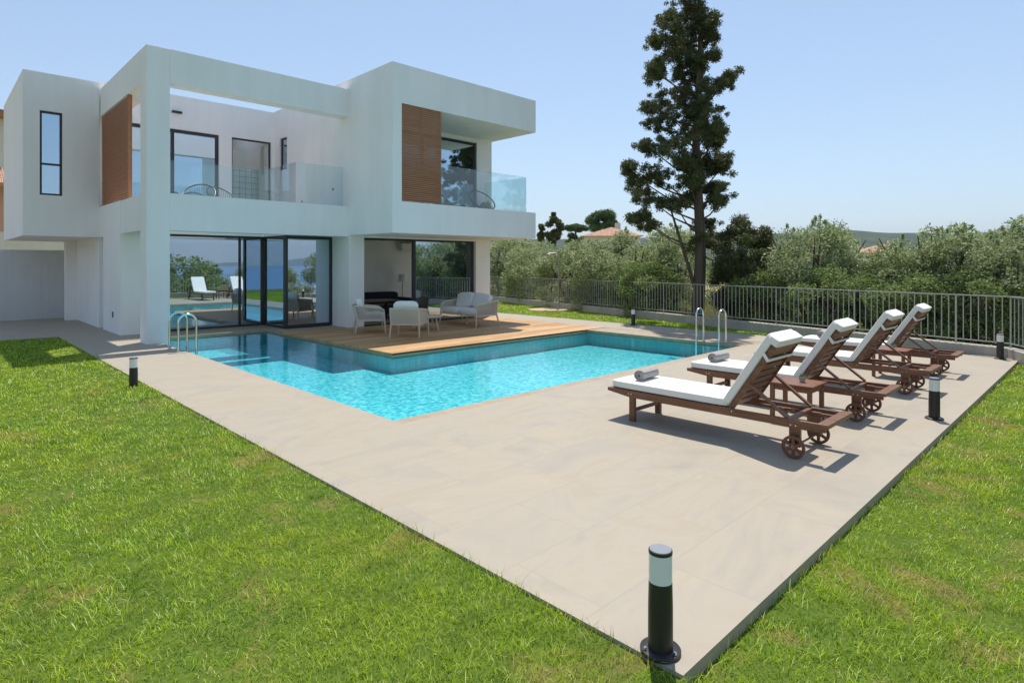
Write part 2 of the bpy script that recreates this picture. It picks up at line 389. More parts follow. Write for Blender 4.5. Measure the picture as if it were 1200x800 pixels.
def empty(name, loc=(0, 0, 0), rz=0, label=None, cat=None, group=None):
    o = bpy.data.objects.new(name, None); COL.objects.link(o); o.location = loc; o.rotation_euler = (0, 0, rz); o.empty_display_size = .2
    return tag(o, label, cat, group)
KIDS = {}
def copy_tree(o, parent=None):
    c = o.copy(); COL.objects.link(c); c.parent = parent
    for ch in list(o.children): copy_tree(ch, c)
    return c
def place(o, loc, rz=0, label=None):
    o.location = loc; o.rotation_euler = (0, 0, rz)
    if label: o['label'] = label
    return o
def struct(o): o['kind'] = 'structure'; return o

# ------------------------------------------------------------------ ground, sea, hills
def smooth(a, b, x): t = np.clip((x - a) / (b - a), 0, 1); return t * t * (3 - 2 * t)
FX = lambda y: 13.58 + .27 * y            # line of the kerb and fence
def terrain_z(x, y):
    r = np.hypot(x, y); az = np.arctan2(y, x)
    z = -.38 + 0 * x
    z = z - .05 * np.clip(-(y + 2), 0, 1000) - .25 * smooth(-2, -6, y)
    z = z - .012 * np.clip(x - 22, 0, 1500)
    wob = np.sin(az * 31) * 4 + np.sin(az * 67 + 1) * 2.5 + np.sin(az * 13 + 2) * 10 + np.sin(x * .011) * 2 + np.sin(y * .017) * 2
    hill = (108 + wob + 14 * np.exp(-((az - .28) / .05) ** 2)) * smooth(1300, 2600, r) * smooth(-.35, -.1, az)
    z = z + hill + 25 * smooth(1300, 2600, r) * smooth(-.35, -.1, az)
    site = (smooth(-14.5, -13, x) * (1 - smooth(FX(y) + .15, FX(y) + .5, x))) * (smooth(-8, -7, y) * (1 - smooth(25, 26, y)))
    return z - 2.0 * site
def terrain():
    rr = np.concatenate([np.linspace(0, 40, 81), np.geomspace(41, 5200, 90)]); na = 360
    A, Rr = np.meshgrid(np.linspace(0, 2 * np.pi, na, endpoint=False), rr)
    X = Rr * np.cos(A) + 4; Y = Rr * np.sin(A) + 9; Z = terrain_z(X, Y)
    V = np.stack([X, Y, Z], -1).reshape(-1, 3); F = []
    i, j = np.meshgrid(np.arange(len(rr) - 1), np.arange(na), indexing='ij')
    j2 = (j + 1) % na; F = np.stack([i * na + j, (i + 1) * na + j, (i + 1) * na + j2, i * na + j2], -1).reshape(-1, 4)
    o = npmesh('terrain', V, F, M['terrain']); o.data.polygons.foreach_set('use_smooth', [True] * len(F)); struct(o)
terrain()
struct(MB().box(-14000, 14000, -14000, 14000, -41.5, -41).build('sea', M['sea']))
def far_range():
    n = 120; V = []; F = []
    for i in range(n + 1):
        a = R(-90) + R(62) * i / n; h = 235 * math.exp(-((i - 62) / 20) ** 2) + 160 * math.exp(-((i - 88) / 12) ** 2) + 8 * math.sin(i * .37) + 5 * math.sin(i * .9) - 36
        for r, z in ((11500, -42), (12300, max(-40, h * .55)), (12900, max(-40, h)), (13700, -42)):
            V.append((r * math.cos(a), r * math.sin(a), z))
    for i in range(n):
        for k in range(3): F.append((i * 4 + k, i * 4 + k + 1, i * 4 + 5 + k, i * 4 + 4 + k))
    MBx = MB(); MBx.add(V, F); struct(MBx.build('distant_hills', M['terrain'], smooth=True))
far_range()

# site slabs ---------------------------------------------------------------
LX, LY = 2.24, 1.27            # deck edges seen along the lawn
YH = 17.42
PX0, PX1, PY0, PY1, PXM, PY2 = 3.64, 12.2, 5.55, 9.65, 6.32, 15.5
pv = MB()
T = -.10
for b in ((LX, PX0, LY, YH), (PX0, FX(1.27) + .05, LY, PY0 - .18), (13.0, 14.22, PY0 - .18, 22.8), (-14, LX, YH, 23.3), (LX, 3.9, YH, 23.3),
          (PX0, PXM, PY2 + .16, YH), (PXM + .062, 8.05, 14.75, 15.5), (PXM, 13.0, 15.5, 23.3), (8.05, 13.0, 14.75, 15.5), (3.9, PXM, YH, 23.3)):
    pv.box(b[0], b[1], b[2], b[3], T, 0)
struct(pv.build('terrace_paving', M['paving']))
# coping round the basin
cp = MB(); cz = .0
cp.box(PX0, 13.0, PY0 - .178, PY0, -.10, -.004)
cp.box(PX1, 12.998, PY0 + .002, PY1 + .0, -.10, -.004)
cp.box(PX0, PXM, PY2, PY2 + .158, -.10, -.004)
cp.box(PXM, PXM + .06, PY1, PY2, -.10, -.034)
cp.box(PXM + .06, PX1, PY1, PY1 + .06, -.10, -.034)
struct(cp.build('pool_coping', M['coping'], bevel=.004))
# basin shell
def basin():
    D = -.38; w = .12; b = MB()
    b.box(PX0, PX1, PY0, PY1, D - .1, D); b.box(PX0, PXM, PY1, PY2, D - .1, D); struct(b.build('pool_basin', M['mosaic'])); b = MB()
    for q in ((PX0 - w, PX0, PY0 - w, PY2 + w), (PX0, PX1 + w, PY0 - w, PY0), (PX1, PX1 + w, PY0, PY1 + w), (PXM, PX1, PY1, PY1 + w), (PXM, PXM + w, PY1 + w, PY2 + w), (PX0, PXM, PY2, PY2 + w)):
        b.box(*q, D - .1, -.102)
    struct(b.build('pool_wall', M['wall_mosaic']))
    poly = [(PX0, PY0), (PX1, PY0), (PX1, PY1), (PXM, PY1), (PXM, PY2), (PX0, PY2)]
    struct(MB().add([(x, y, -.055) for x, y in poly], [tuple(range(6))]).build('pool_water', M['water']))
basin()
# timber deck
dk = MB(); dk.box(PXM + .012, 8.03, PY1 + .012, 14.747, -.032, .003); dk.box(8.03, 12.995, PY1 + .012, 14.28, -.032, .003)
struct(dk.build('timber_deck', M['deck'], bevel=.003))
tr = MB(); tr.box(PXM + .061, 8.03, PY1 + .061, 14.747, -.12, -.034); tr.box(8.03, 12.995, PY1 + .061, 14.28, -.12, -.034)
struct(tr.build('deck_edge_trim', M['black']))
# lawn soil under the grass
ls = MB(); LZ = -.065
ls.box(-13.8, LX, -7, YH, -.5, LZ + .045); ls.box(LX, 13.95, -7, LY, -.5, LZ)
ls.prism_xy([(14.22, 2.4), (FX(26) + .02, 26), (14.22, 26)][::1], -.5, LZ)
struct(ls.build('lawn_soil', M['soil']))

def grass():
    cols = []
    def region(inside, x0, x1, y0, y1, dens_scale=1.0):
        out = []
        cell = .5
        for gx in np.arange(x0, x1, cell):
            for gy in np.arange(y0, y1, cell):
                d = max(2.0, math.hypot(gx + .25, gy + .25)); w = max(.0030, d * .00072)
                # outside the view the blades may be sparser
                dens = 19 / w * dens_scale
                fx, fy = math.cos(R(YAW)), math.sin(R(YAW)); dep = (gx + .25) * fx + (gy + .25) * fy; lat = (gx + .25) * fy - (gy + .25) * fx
                if dep < 1.9 or abs(lat) > dep * .855 + 1.2: dens *= .12; w *= 2
                n = int(dens * cell * cell); 
                if n < 1: continue
                px = gx + rng.random(n) * cell; py = gy + rng.random(n) * cell; k = inside(px, py)
                out.append(np.stack([px[k], py[k], np.full(k.sum(), w)], -1))
        return np.concatenate(out)
    pts = [region(lambda x, y: (x < LX - .004), -5, LX + .01, -2.5, YH),
           region(lambda x, y: (y < LY - .004) & (x >= LX - .004), LX - .3, 13.8, -2.5, LY + .01),
           region(lambda x, y: (x > 14.23) & (x < FX(y) - .02), 14.0, 20.5, 2.5, 25)]
    p = np.concatenate(pts); n = len(p); print('blades', n)
    # thinner in worn patches
    nz = np.sin(p[:, 0] * 5.1 + 1.3) * np.sin(p[:, 1] * 4.3) + .6 * np.sin(p[:, 0] * 11 + p[:, 1] * 9)
    edge = np.minimum(np.abs(p[:, 0] - LX), np.abs(p[:, 1] - LY))
    keep = rng.random(n) < np.where(nz > 1.0, .45, 1.0); p = p[keep]; n = len(p)
    yaw = rng.random(n) * 2 * np.pi; lean = .25 + rng.random(n) * 1.0; h = (.017 + .027 * rng.random(n) ** 1.4) * (1 + .25 * np.sin(p[:, 0] * 2.3) * np.sin(p[:, 1] * 1.9))
    cl = np.sin(p[:, 0] * 13.7 + 2 * np.sin(p[:, 1] * 7.1)) * np.sin(p[:, 1] * 15.3 + 2 * np.sin(p[:, 0] * 6.3)); h *= 1 + .2 * cl
    h *= np.where(rng.random(n) < .03, 1.6, 1)
    ed = np.minimum(np.abs(p[:, 0] - LX) + 9 * (p[:, 1] < LY - .05), np.abs(p[:, 1] - LY) + 9 * (p[:, 0] < LX - .05)); h *= np.where((ed < .035) & (rng.random(n) < .5), 1.75, 1); w = p[:, 2] * (.7 + .6 * rng.random(n))
    dx, dy = np.cos(yaw), np.sin(yaw); sx, sy = -dy, dx
    b = np.stack([p[:, 0], p[:, 1], np.where(p[:, 0] < LX, LZ + .042, LZ - .003)], -1); S = np.stack([sx, sy, 0 * sx], -1) * w[:, None] / 2
    def pt(t):
        out = lean * h * t ** 1.6; return b + np.stack([dx * out, dy * out, h * t * np.sqrt(np.clip(1 - (lean * .6 * t) ** 2, .2, 1))], -1)
    m1, tp = pt(.5), pt(1.0)
    V = np.stack([b - S, b + S, m1 + S * .85, m1 - S * .85, tp + S * .15, tp - S * .15], 1).reshape(-1, 3)
    i = np.arange(n) * 6; F = np.concatenate([np.stack([i, i + 1, i + 2, i + 3], -1), np.stack([i + 3, i + 2, i + 4, i + 5], -1)])
    o = npmesh('lawn_grass', V, F, M['grass']); tag(o, kind='stuff', cat='grass', label='short yellow green lawn grass around the terrace')
grass()

# kerb and railing -----------------------------------------------------------
K = [(20.0 - 0, 31.9), (FX(18.5), 18.5), (FX(10), 10), (FX(1.45), 1.45), (FX(1.45) - .62, 1.12), (11.5, .15), (8.6, -1.7)]
K[0] = (FX(31.9), 31.9)
def offset_poly(pts, d):
    out = []
    for i, p in enumerate(pts):
        a = Vector(pts[max(i - 1, 0)]); b = Vector(pts[min(i + 1, len(pts) - 1)]); t = (b - a).normalized(); nrm = Vector((-t.y, t.x)); out.append((p[0] + nrm.x * d, p[1] + nrm.y * d))
    return out
fl = offset_poly(K, .24)
kb = MB()
for i in range(len(K) - 1):
    kb.prism_xy([K[i], K[i + 1], fl[i + 1], fl[i]], -.5, .17)
tag(kb.build('kerb_wall', M['concrete'], bevel=.008), 'low pale concrete kerb wall under the metal railing along the lawn', 'low wall')
fence = empty('metal_railing', (FX(1.45), 1.45, .17), label='grey painted metal railing with thin vertical bars standing on the low kerb', cat='railing')
fo = (FX(1.45), 1.45, .17)
mid = offset_poly(K, .12)
rl = MB(); rl2 = MB()
for i in range(len(mid) - 1):
    a, b = mid[i], mid[i + 1]
    rl.bar((*a, 1.10), (*b, 1.10), .045, .02); rl2.bar((*a, .25), (*b, .25), .03, .015)
rl.build('top_rail', M['rail'], fence, fo); rl2.build('bottom_rail', M['rail'], fence, fo)
bars = []
for i in range(len(mid) - 1):
    a = Vector(mid[i]); b = Vector(mid[i + 1]); Ln = (b - a).length; n = round(Ln / .125)
    for k in range(n): bars.append((a + (b - a) * k / n, (b - a).normalized(), k % 16 == 0))
bars.sort(key=lambda t: t[0].length)
vis = [q for q in bars if q[0].x > 12.8]; rest = [q for q in bars if q[0].x <= 12.8]
barp = MB().box(-.005, .005, -.0075, .0075, .07, .915).build('bar', M['rail'], fence); postp = MB().box(-.008, .008, -.014, .014, -.01, .915).build('post', M['rail'], fence)
fb = fp = True; cnt = 0
restmb = MB()
for p, d, post in vis + rest:
    if cnt < 92 and not (p in [r_[0] for r_ in rest]) or post:
        src = postp if post else barp
        if post: o = src if fp else src.copy(); new = not fp; fp = False
        else: o = src if fb else src.copy(); new = not fb; fb = False; cnt += 1
        if new: COL.objects.link(o); o.parent = fence
        o.location = (p.x - fo[0], p.y - fo[1], 0); o.rotation_euler = (0, 0, math.atan2(d.y, d.x) - math.pi / 2)
    else:
        restmb.box(p.x - .008, p.x + .008, p.y - .008, p.y + .008, .25, 1.09)
ro = restmb.build('distant_bars', M['rail'], fence, fo); ro['kind'] = 'stuff'

# ------------------------------------------------------------------ villa
VO = (3.35, 14.4, 0)
villa = empty('villa', VO, label='modern two storey white villa with flat roofs, open frame and glass balconies', cat='house')
def vb(mb, name, m, parent=villa, **k): return mb.build(name, m, parent, VO, **k)
BV = dict(bevel=.012, seg=2)
m_ = MB(); m_.box(3.35, 3.80, 14.4, 14.9, -.1, 6.33); vb(m_, 'corner_column', M['stucco'], **BV)
m_ = MB(); m_.box(3.80, 8.05, 14.402, 14.8, 5.60, 6.328); m_.box(3.352, 3.76, 14.9, 19.0, 5.60, 6.328); vb(m_, 'pergola_beam', M['stucco'])
m_ = MB(); m_.box(3.80, 8.05, 14.402, 14.8, 2.42, 3.22); m_.box(3.352, 3.76, 14.9, 16.65, 2.42, 3.2); vb(m_, 'balcony_beam', M['stucco'])
# left ground floor wall with its narrow recess
m_ = MB(); m_.box(3.33, 3.72, 16.65, 18.53, 0, 3.2); m_.box(3.60, 3.72, 18.53, 19.02, 0, 3.2); m_.box(3.33, 3.60, 18.53, 19.02, 2.40, 3.2)
m_.box(3.33, 3.72, 19.02, 22.2, 0, 2.40); m_.box(3.05, 3.72, 22.2, 22.5, 0, 2.40); m_.box(3.72, 4.05, 16.65, 16.85, 0, 2.42); m_.box(3.33, 3.72, 22.5, 24.2, 0, 2.4)
vb(m_, 'side_wall', M['stucco'])
# slabs
m_ = MB(); m_.box(3.76, 8.05, 16.5, 19.1, 2.44, 3.02); m_.box(6.66, 8.05, 14.8, 16.5, 2.44, 3.02)
m_.box(3.76, 6.66, 16.5, 16.66, 3.02, 3.2); m_.box(6.66, 6.8, 14.8, 16.66, 3.02, 3.2); m_.box(3.72, 13.08, 19.1, 24.2, 2.45, 3.0)
vb(m_, 'balcony_slab', M['stucco'])
# back wall of the terrace upstairs with two tall doors
def wall_y(mb, x0, x1, y0, y1, z0, z1, ops):
    x = x0
    for a, b, c, d in sorted(ops):
        mb.box(x, a, y0, y1, z0, z1)
        if c > z0: mb.box(a, b, y0, y1, z0, c)
        if d < z1: mb.box(a, b, y0, y1, d, z1)
        x = b
    mb.box(x, x1, y0, y1, z0, z1)
def wall_x(mb, x0, x1, y0, y1, z0, z1, ops):
    y = y0
    for a, b, c, d in sorted(ops):
        mb.box(x0, x1, y, a, z0, z1)
        if c > z0: mb.box(x0, x1, a, b, z0, c)
        if d < z1: mb.box(x0, x1, a, b, d, z1)
        y = b
    mb.box(x0, x1, y, y1, z0, z1)
m_ = MB(); wall_y(m_, 3.35, 8.05, 19.1, 19.4, 3.02, 6.55, [(3.95, 6.37, 3.03, 5.58), (6.74, 7.95, 3.03, 5.58)]); vb(m_, 'upper_back_wall', M['stucco'])
# right hand volume
m_ = MB(); wall_x(m_, 8.05, 8.32, 12.3, 24.2, 2.45, 6.57, [(18.16, 18.70, 4.64, 5.65)]); vb(m_, 'upper_side_wall', M['stucco'])
m_ = MB(); m_.box(8.32, 13.08, 12.3, 24.2, 5.62, 6.57); vb(m_, 'roof_slab', M['stucco'])
m_ = MB(); m_.box(8.32, 13.08, 12.3, 19.1, 2.45, 3.0); m_.box(8.32, 13.08, 12.3, 12.52, 3.0, 3.22); m_.box(12.86, 13.08, 12.52, 14.25, 3.0, 3.22); vb(m_, 'cantilevered_balcony', M['stucco'])
m_ = MB(); wall_y(m_, 8.32, 13.08, 14.25, 14.5, 3.0, 5.62, [(8.6, 12.45, 3.02, 5.5)]); m_.box(12.83, 13.08, 14.5, 24.2, 3.0, 5.62); vb(m_, 'upper_front_wall', M['stucco'])
m_ = MB(); m_.box(8.05, 8.5, 14.35, 15.45, 0, 2.45); m_.box(12.45, 13.06, 14.3, 14.6, 0, 2.45); wall_x(m_, 12.80, 13.06, 14.6, 24.2, 0, 2.45, [(14.7, 16.5, .05, 2.35), (18.5, 21.5, .05, 2.35)]); m_.box(8.5, 12.45, 14.3, 14.6, 2.405, 2.45); vb(m_, 'ground_pier', M['stucco'])  # includes unseen side wall openings, added to let sunlight into the living room
# left wing
m_ = MB(); wall_y(m_, 1.75, 3.33, 19.0, 19.25, 2.4, 6.5, [(2.08, 2.54, 3.43, 5.55)]); m_.box(1.75, 2.0, 19.25, 23.9, 2.4, 6.5); m_.box(2.0, 3.33, 19.25, 23.9, 2.4, 2.65); m_.box(2.0, 3.33, 19.25, 23.9, 6.25, 6.5)
m_.box(2.0, 3.33, 23.65, 23.9, 2.65, 6.25)
vb(m_, 'left_wing', M['stucco'])
m_ = MB(); m_.box(3.33, 6.6, 19.4, 24.2, 6.2, 6.5); m_.box(6.6, 8.05, 19.4, 20.3, 6.2, 6.5); m_.box(6.6, 8.05, 22.3, 24.2, 6.2, 6.5); m_.box(3.33, 3.6, 19.4, 23.9, 3.0, 6.2); vb(m_, 'rear_roof', M['stucco'])  # unseen rooflight gap added so sun reaches the glass block wall
# rear walls with daylight openings
m_ = MB(); wall_y(m_, 3.72, 12.8, 23.9, 24.2, 0, 2.45, [(4.6, 6.2, .3, 2.3), (7.0, 8.2, .3, 2.3)]); wall_y(m_, 3.6, 12.83, 23.9, 24.2, 3.0, 5.62, [(7.0, 9.0, 3.4, 5.3)]); m_.box(3.6, 8.05, 23.9, 24.2, 5.62, 6.2); vb(m_, 'rear_wall', M['stucco'])
# interior
m_ = MB(); m_.box(8.5, 12.8, 16.9, 17.05, 0, 2.45); m_.box(8.3, 8.5, 15.45, 20.5, 0, 2.45); m_.box(7.3, 12.8, 21.4, 21.55, 3.0, 5.62); vb(m_, 'partition', M['interior'])
m_ = MB(); m_.box(7.05, 8.04, 20.3, 20.4, 3.0, 4.85); vb(m_, 'glass_block_wall', M['glassblock'])

# glazing helpers: frame with panes as a sub-part
def glaze_y(name, x0, x1, y, z0, z1, mull=(), t=.06, fw=.05, trans=(), lab=None, panes=None, gm='window'):
    f = MB(); f.box(x0, x0 + fw, y, y + t, z0, z1); f.box(x1 - fw, x1, y, y + t, z0, z1); f.box(x0 + fw, x1 - fw, y, y + t, z0, z0 + fw); f.box(x0 + fw, x1 - fw, y, y + t, z1 - fw, z1)
    for q in mull: f.box(q - fw / 2, q + fw / 2, y - .005, y + t + .005, z0 + fw, z1 - fw)
    for q in trans: f.box(x0 + fw, x1 - fw, y + .001, y + t - .001, q - fw / 2, q + fw / 2)
    fo_ = vb(f, name, M['frame'], bevel=.003, seg=1)
    g = MB(); a, b = panes or (x0 + fw, x1 - fw); g.box(a, b, y + t / 2 - .004, y + t / 2 + .004, z0 + fw, z1 - fw)
    g.build('pane', M[gm], fo_, VO); return fo_
def glaze_x(name, x, y0, y1, z0, z1, t=.06, fw=.05):
    f = MB(); f.box(x, x + t, y0, y0 + fw, z0, z1); f.box(x, x + t, y1 - fw, y1, z0, z1); f.box(x, x + t, y0 + fw, y1 - fw, z0, z0 + fw); f.box(x, x + t, y0 + fw, y1 - fw, z1 - fw, z1)
    fo_ = vb(f, name, M['frame'], bevel=.003, seg=1)
    g = MB(); g.box(x + t / 2 - .004, x + t / 2 + .004, y0 + fw, y1 - fw, z0 + fw, z1 - fw); g.build('pane', M['window'], fo_, VO); return fo_
glaze_y('window', 2.08, 2.54, 19.06, 3.43, 5.55, trans=(4.22,))
glaze_y('sliding_door', 3.95, 6.37, 19.16, 3.03, 5.58, mull=(5.12,), fw=.09)
glaze_y('balcony_door', 6.74, 7.95, 19.16, 3.03, 5.58, fw=.045, gm='clear')
glaze_x('window', 8.10, 18.16, 18.70, 4.64, 5.65)
glaze_y('sliding_door', 8.6, 12.45, 14.3, 3.02, 5.5, mull=(10.4,), fw=.08)
# ground floor glass: long pane, return pane and corner pane
glaze_y('glass_wall', 4.05, 6.70, 16.68, .02, 2.43, fw=.04)
glaze_x('glass_wall', 6.72, 15.34, 16.75, .02, 2.43, fw=.05, t=.06)
glaze_y('glass_wall', 6.72, 8.05, 15.26, .02, 2.43, fw=.075, t=.07)
q_ = MB(); q_.box(6.08, 6.115, 16.655, 16.675, .03, 2.4); vb(q_, 'glass_wall_mullion', M['frame'])
# sliding door to the timber deck: left half open, panels stacked right
f = MB(); f.box(8.5, 12.45, 14.40, 14.52, 2.35, 2.404); f.box(8.5, 12.45, 14.40, 14.52, .0, .03); f.box(12.37, 12.45, 14.40, 14.52, .03, 2.35); f.box(8.5, 8.53, 14.40, 14.52, .03, 2.35)
f.box(10.12, 10.24, 14.42, 14.47, .03, 2.35); f.box(10.26, 10.36, 14.475, 14.515, .03, 2.35)
fo_ = vb(f, 'sliding_door', M['frame'], bevel=.003, seg=1); g = MB(); g.box(10.24, 12.37, 14.44, 14.448, .03, 2.35); g.build('pane', M['window'], fo_, VO)
# balustrades
g = MB(); g.box(3.80, 6.72, 16.56, 16.575, 3.2, 4.27); vb(g, 'glass_balustrade', M['balustrade'])
g = MB(); g.box(6.705, 6.72, 14.62, 16.555, 3.2, 4.27); vb(g, 'glass_balustrade', M['balustrade'])
g = MB(); g.box(6.724, 8.0, 14.6, 14.615, 3.22, 4.27); vb(g, 'glass_balustrade', M['balustrade'])
g = MB(); g.box(9.58, 12.80, 12.42, 12.435, 3.22, 4.27); vb(g, 'glass_balustrade', M['balustrade'])
g = MB(); g.box(12.80, 12.815, 12.437, 14.24, 3.22, 4.27); vb(g, 'glass_balustrade', M['balustrade'])
# timber screens
s_ = MB(); z = 3.235
while z < 5.59:
    s_.add([(8.33, 12.33, z), (9.56, 12.33, z), (9.56, 12.375, z + .016), (8.33, 12.375, z + .016), (8.33, 12.33, z + .036), (9.56, 12.33, z + .036), (9.56, 12.375, z + .056), (8.33, 12.375, z + .056)],
           [(0, 3, 2, 1), (4, 5, 6, 7), (0, 1, 5, 4), (1, 2, 6, 5), (2, 3, 7, 6), (3, 0, 4, 7)]); z += .048
for x in (8.36, 8.95, 9.53): s_.box(x - .012, x + .012, 12.39, 12.41, 3.22, 5.62)
vb(s_, 'slatted_screen', M['screen'])
s_ = MB(); z = 3.215
while z < 5.57: s_.box(3.37, 3.415, 16.06, 18.95, z, z + .036); z += .058
for y in (16.08, 17.0, 18.0, 18.93): s_.box(3.42, 3.45, y - .02, y + .02, 3.2, 5.6)
s_.box(3.36, 3.42, 16.02, 16.06, 3.2, 5.6)
vb(s_, 'slatted_screen', M['screen'])
# wall light, downlights, socket, vents
w = MB(); w.box(5.08, 5.34, 19.02, 19.1, 6.03, 6.09); vb(w, 'wall_light', M['black'], bevel=.006)
w = MB(); w.box(3.318, 3.33, 17.35, 17.45, .38, .52); vb(w, 'socket', M['black'])
for x, y in ((9.9, 13.2), (11.2, 13.2), (12.3, 13.2)):
    w = MB(); w.lathe([(.045, 5.605), (.045, 5.619)], (x, y, 0), 16); vb(w, 'downlight', M['plastic'])
for x, y in ((8.04, 17.1), (8.04, 15.2)):
    w = MB(); w.lathe([(.03, -.01), (.03, .004)], (x, y, 3.55 if y > 16 else 3.75), 12, 'x'); vb(w, 'drain_outlet', M['black'])
# garden wall behind the car space and cream wall further away
w = MB(); w.box(-14, 3.2, 23.3, 23.55, -.1, 2.12); tag(w.build('garden_wall', M['grey_render'], None, (0, 23.3, 0), bevel=.01), 'plain grey rendered garden wall closing the yard under the left wing', 'wall')
w = MB(); w.box(.6, 12, 32, 32.4, -.5, 3.0); tag(w.build('boundary_wall', M['cream'], None, (3, 32, 0)), 'sunlit cream wall seen above the grey garden wall', 'wall')

# ------------------------------------------------------------------ sun loungers
def lounger():
    t = empty('sun_lounger'); tk = M['teak']
    prof = [(0, .27), (1.95, .262), (2.25, .30), (2.25, .335), (0, .34)]
    for x in (0, .59): MB().prism_yz(prof, x, x + .03).build('side_rail', tk, t, bevel=.003)
    m = MB(); m.box(-.015, .635, -.03, .06, .31, .345); m.box(.03, .59, .3, .34, .30, .335); m.box(.03, .59, 2.2, 2.25, .30, .333)
    y = .90
    while y < 2.18: m.box(.03, .59, y, y + .055, .31, .33); y += .085
    m.box(.03, .07, .08, .84, .275, .305); m.box(.55, .59, .08, .84, .275, .305)
    for yy in (.34, .44, .54): m.box(.07, .11, yy, yy + .03, .27, .30); m.box(.51, .55, yy, yy + .03, .27, .30)
    m.build('slatted_base', tk, t, bevel=.003)
    for x in (.032, .543): MB().box(x, x + .045, 1.925, 1.99, 0, .31).build('leg', tk, t, bevel=.004)
    MB().box(.077, .543, 1.94, 1.97, .10, .135).build('stretcher', tk, t, bevel=.003)
    for x in (.033, .549): MB().box(x, x + .038, .215, .31, .095, .31).build('wheel_bracket', tk, t, bevel=.003)
    MB().tube([(-.02, .26, .10), (.64, .26, .10)], .009, 8).build('axle', tk, t, smooth=True)
    for x in (-.012, .61):
        w = MB(); n = 40
        # rim with six openings: annuli + spokes
        def annulus(r0, r1, x0, x1):
            vs = []; 
            for rr_, xx in ((r0, x0), (r1, x0), (r1, x1), (r0, x1)):
                for k in range(n): a = 2 * math.pi * k / n; vs.append((xx, .26 + rr_ * math.cos(a), .10 + rr_ * math.sin(a)))
            w.add(vs, [(q * n + k, ((q + 1) % 4) * n + k, ((q + 1) % 4) * n + (k + 1) % n, q * n + (k + 1) % n) for q in range(4) for k in range(n)])
        annulus(.074, .10, x, x + .022); annulus(.0, .036, x + .001, x + .021)
        for k in range(6):
            a = 2 * math.pi * (k + .5) / 6; c, s = math.cos(a), math.sin(a)
            w.bar((x + .011, .26 + c * .03, .1 + s * .03), (x + .011, .26 + c * .08, .1 + s * .08), .026, .0195, up=(1, 0, 0))
        wo = w.build('wheel', M['hub'], t, bevel=.002, seg=1)
        MB().lathe([(.013, x - .004), (.013, x + .026)], (0, .26, .10), 14, 'x').build('hub', M['brass'], wo)
    for x in (-.001, .617):
        for (yy, zz) in ((.24, .29), (.285, .29), (1.94, .30), (1.975, .30), (.82, .315)):
            pass
    b = MB()
    for x in (-.001, .615):
        for (yy, zz) in ((.24, .29), (.285, .29), (1.94, .30), (1.975, .30), (.82, .315)): b.lathe([(.006, x), (.006, x + .006)], (0, yy, zz), 8, 'x')
    b.build('bolts', M['steel'], t)
    ang = R(57); dv = Vector((0, -math.cos(ang), math.sin(ang))); nv = Vector((0, math.sin(ang), math.cos(ang))); h0 = Vector((0, .84, .335))
    q = MB()
    for x in (.045, .575): q.bar(Vector((x, 0, 0)) + h0, Vector((x, 0, 0)) + h0 + dv * .725, .028, .045, up=nv)
    for k in range(8):
        c = h0 + dv * (.06 + k * .085); q.bar(Vector((.06, 0, 0)) + c, Vector((.56, 0, 0)) + c, .062, .016, up=nv)
    q.bar(Vector((.03, 0, 0)) + h0 + dv * .72, Vector((.59, 0, 0)) + h0 + dv * .72, .07, .03, up=nv)
    q.build('backrest', tk, t, bevel=.003)
    for x in (.018, .602):
        a = Vector((x, 0, 0)) + h0 + dv * .32 - nv * .01; MB().bar(a, (x, .32, .345), .022, .04, up=(1, 0, 0)).build('prop', tk, t, bevel=.003)
    # cushion
    c = MB(); c.soft((.31, 1.545, .380), (.585, 1.37, .076), e=.16, nu=48, nv=14, puff=.12)
    rot = Matrix.Rotation(-(math.pi / 2 - 0) + (math.pi / 2 - ang), 3, 'X')
    rm = Matrix(((1, 0, 0), (0, dv.y, nv.y), (0, dv.z, nv.z)))
    cc = h0 + Vector((.31, 0, 0)) + dv * .405 + nv * .072
    c.soft(cc, (.585, .82, .078), rm, e=.16, nu=48, nv=14, puff=.10)
    cap = h0 + Vector((.31, 0, 0)) + dv * .775 + nv * .03; c.soft(cap, (.58, .075, .105), rm, e=.2)
    co = c.build('cushion', M['cushion'], t, smooth=True)
    s = MB(); sc = h0 + dv * .60; s.bar(Vector((.02, 0, 0)) + sc - nv * .028, Vector((.60, 0, 0)) + sc - nv * .03, .03, .004, up=nv)
    for x in (.02, .60): s.bar(Vector((x, 0, 0)) + sc - nv * .03, Vector((x, 0, 0)) + sc + nv * .04 + dv * .03, .004, .03, up=(0, 0, 1))
    s.build('strap', M['white'], co)
    tag(t, cat='sun lounger', group='wooden sun loungers in a row beside the pool'); return t
LXS = [5.42, 7.17, 9.10, 10.90]
LLAB = ['nearest wooden sun lounger with white cushion, its front wheel closest to the lawn corner bollard',
        'wooden sun lounger with white cushion just past the side table holding the first potted succulent',
        'wooden sun lounger with white cushion standing behind the black bollard on the deck edge',
        'farthest wooden sun lounger with white cushion, closest to the metal railing']
L0 = lounger()
for i, x in enumerate(LXS):
    o = L0 if i == 0 else copy_tree(L0); place(o, (x, 1.75 + (0, .0, -.03, -.02)[i], 0), (0, R(.6), R(-.5), R(.4))[i], LLAB[i])

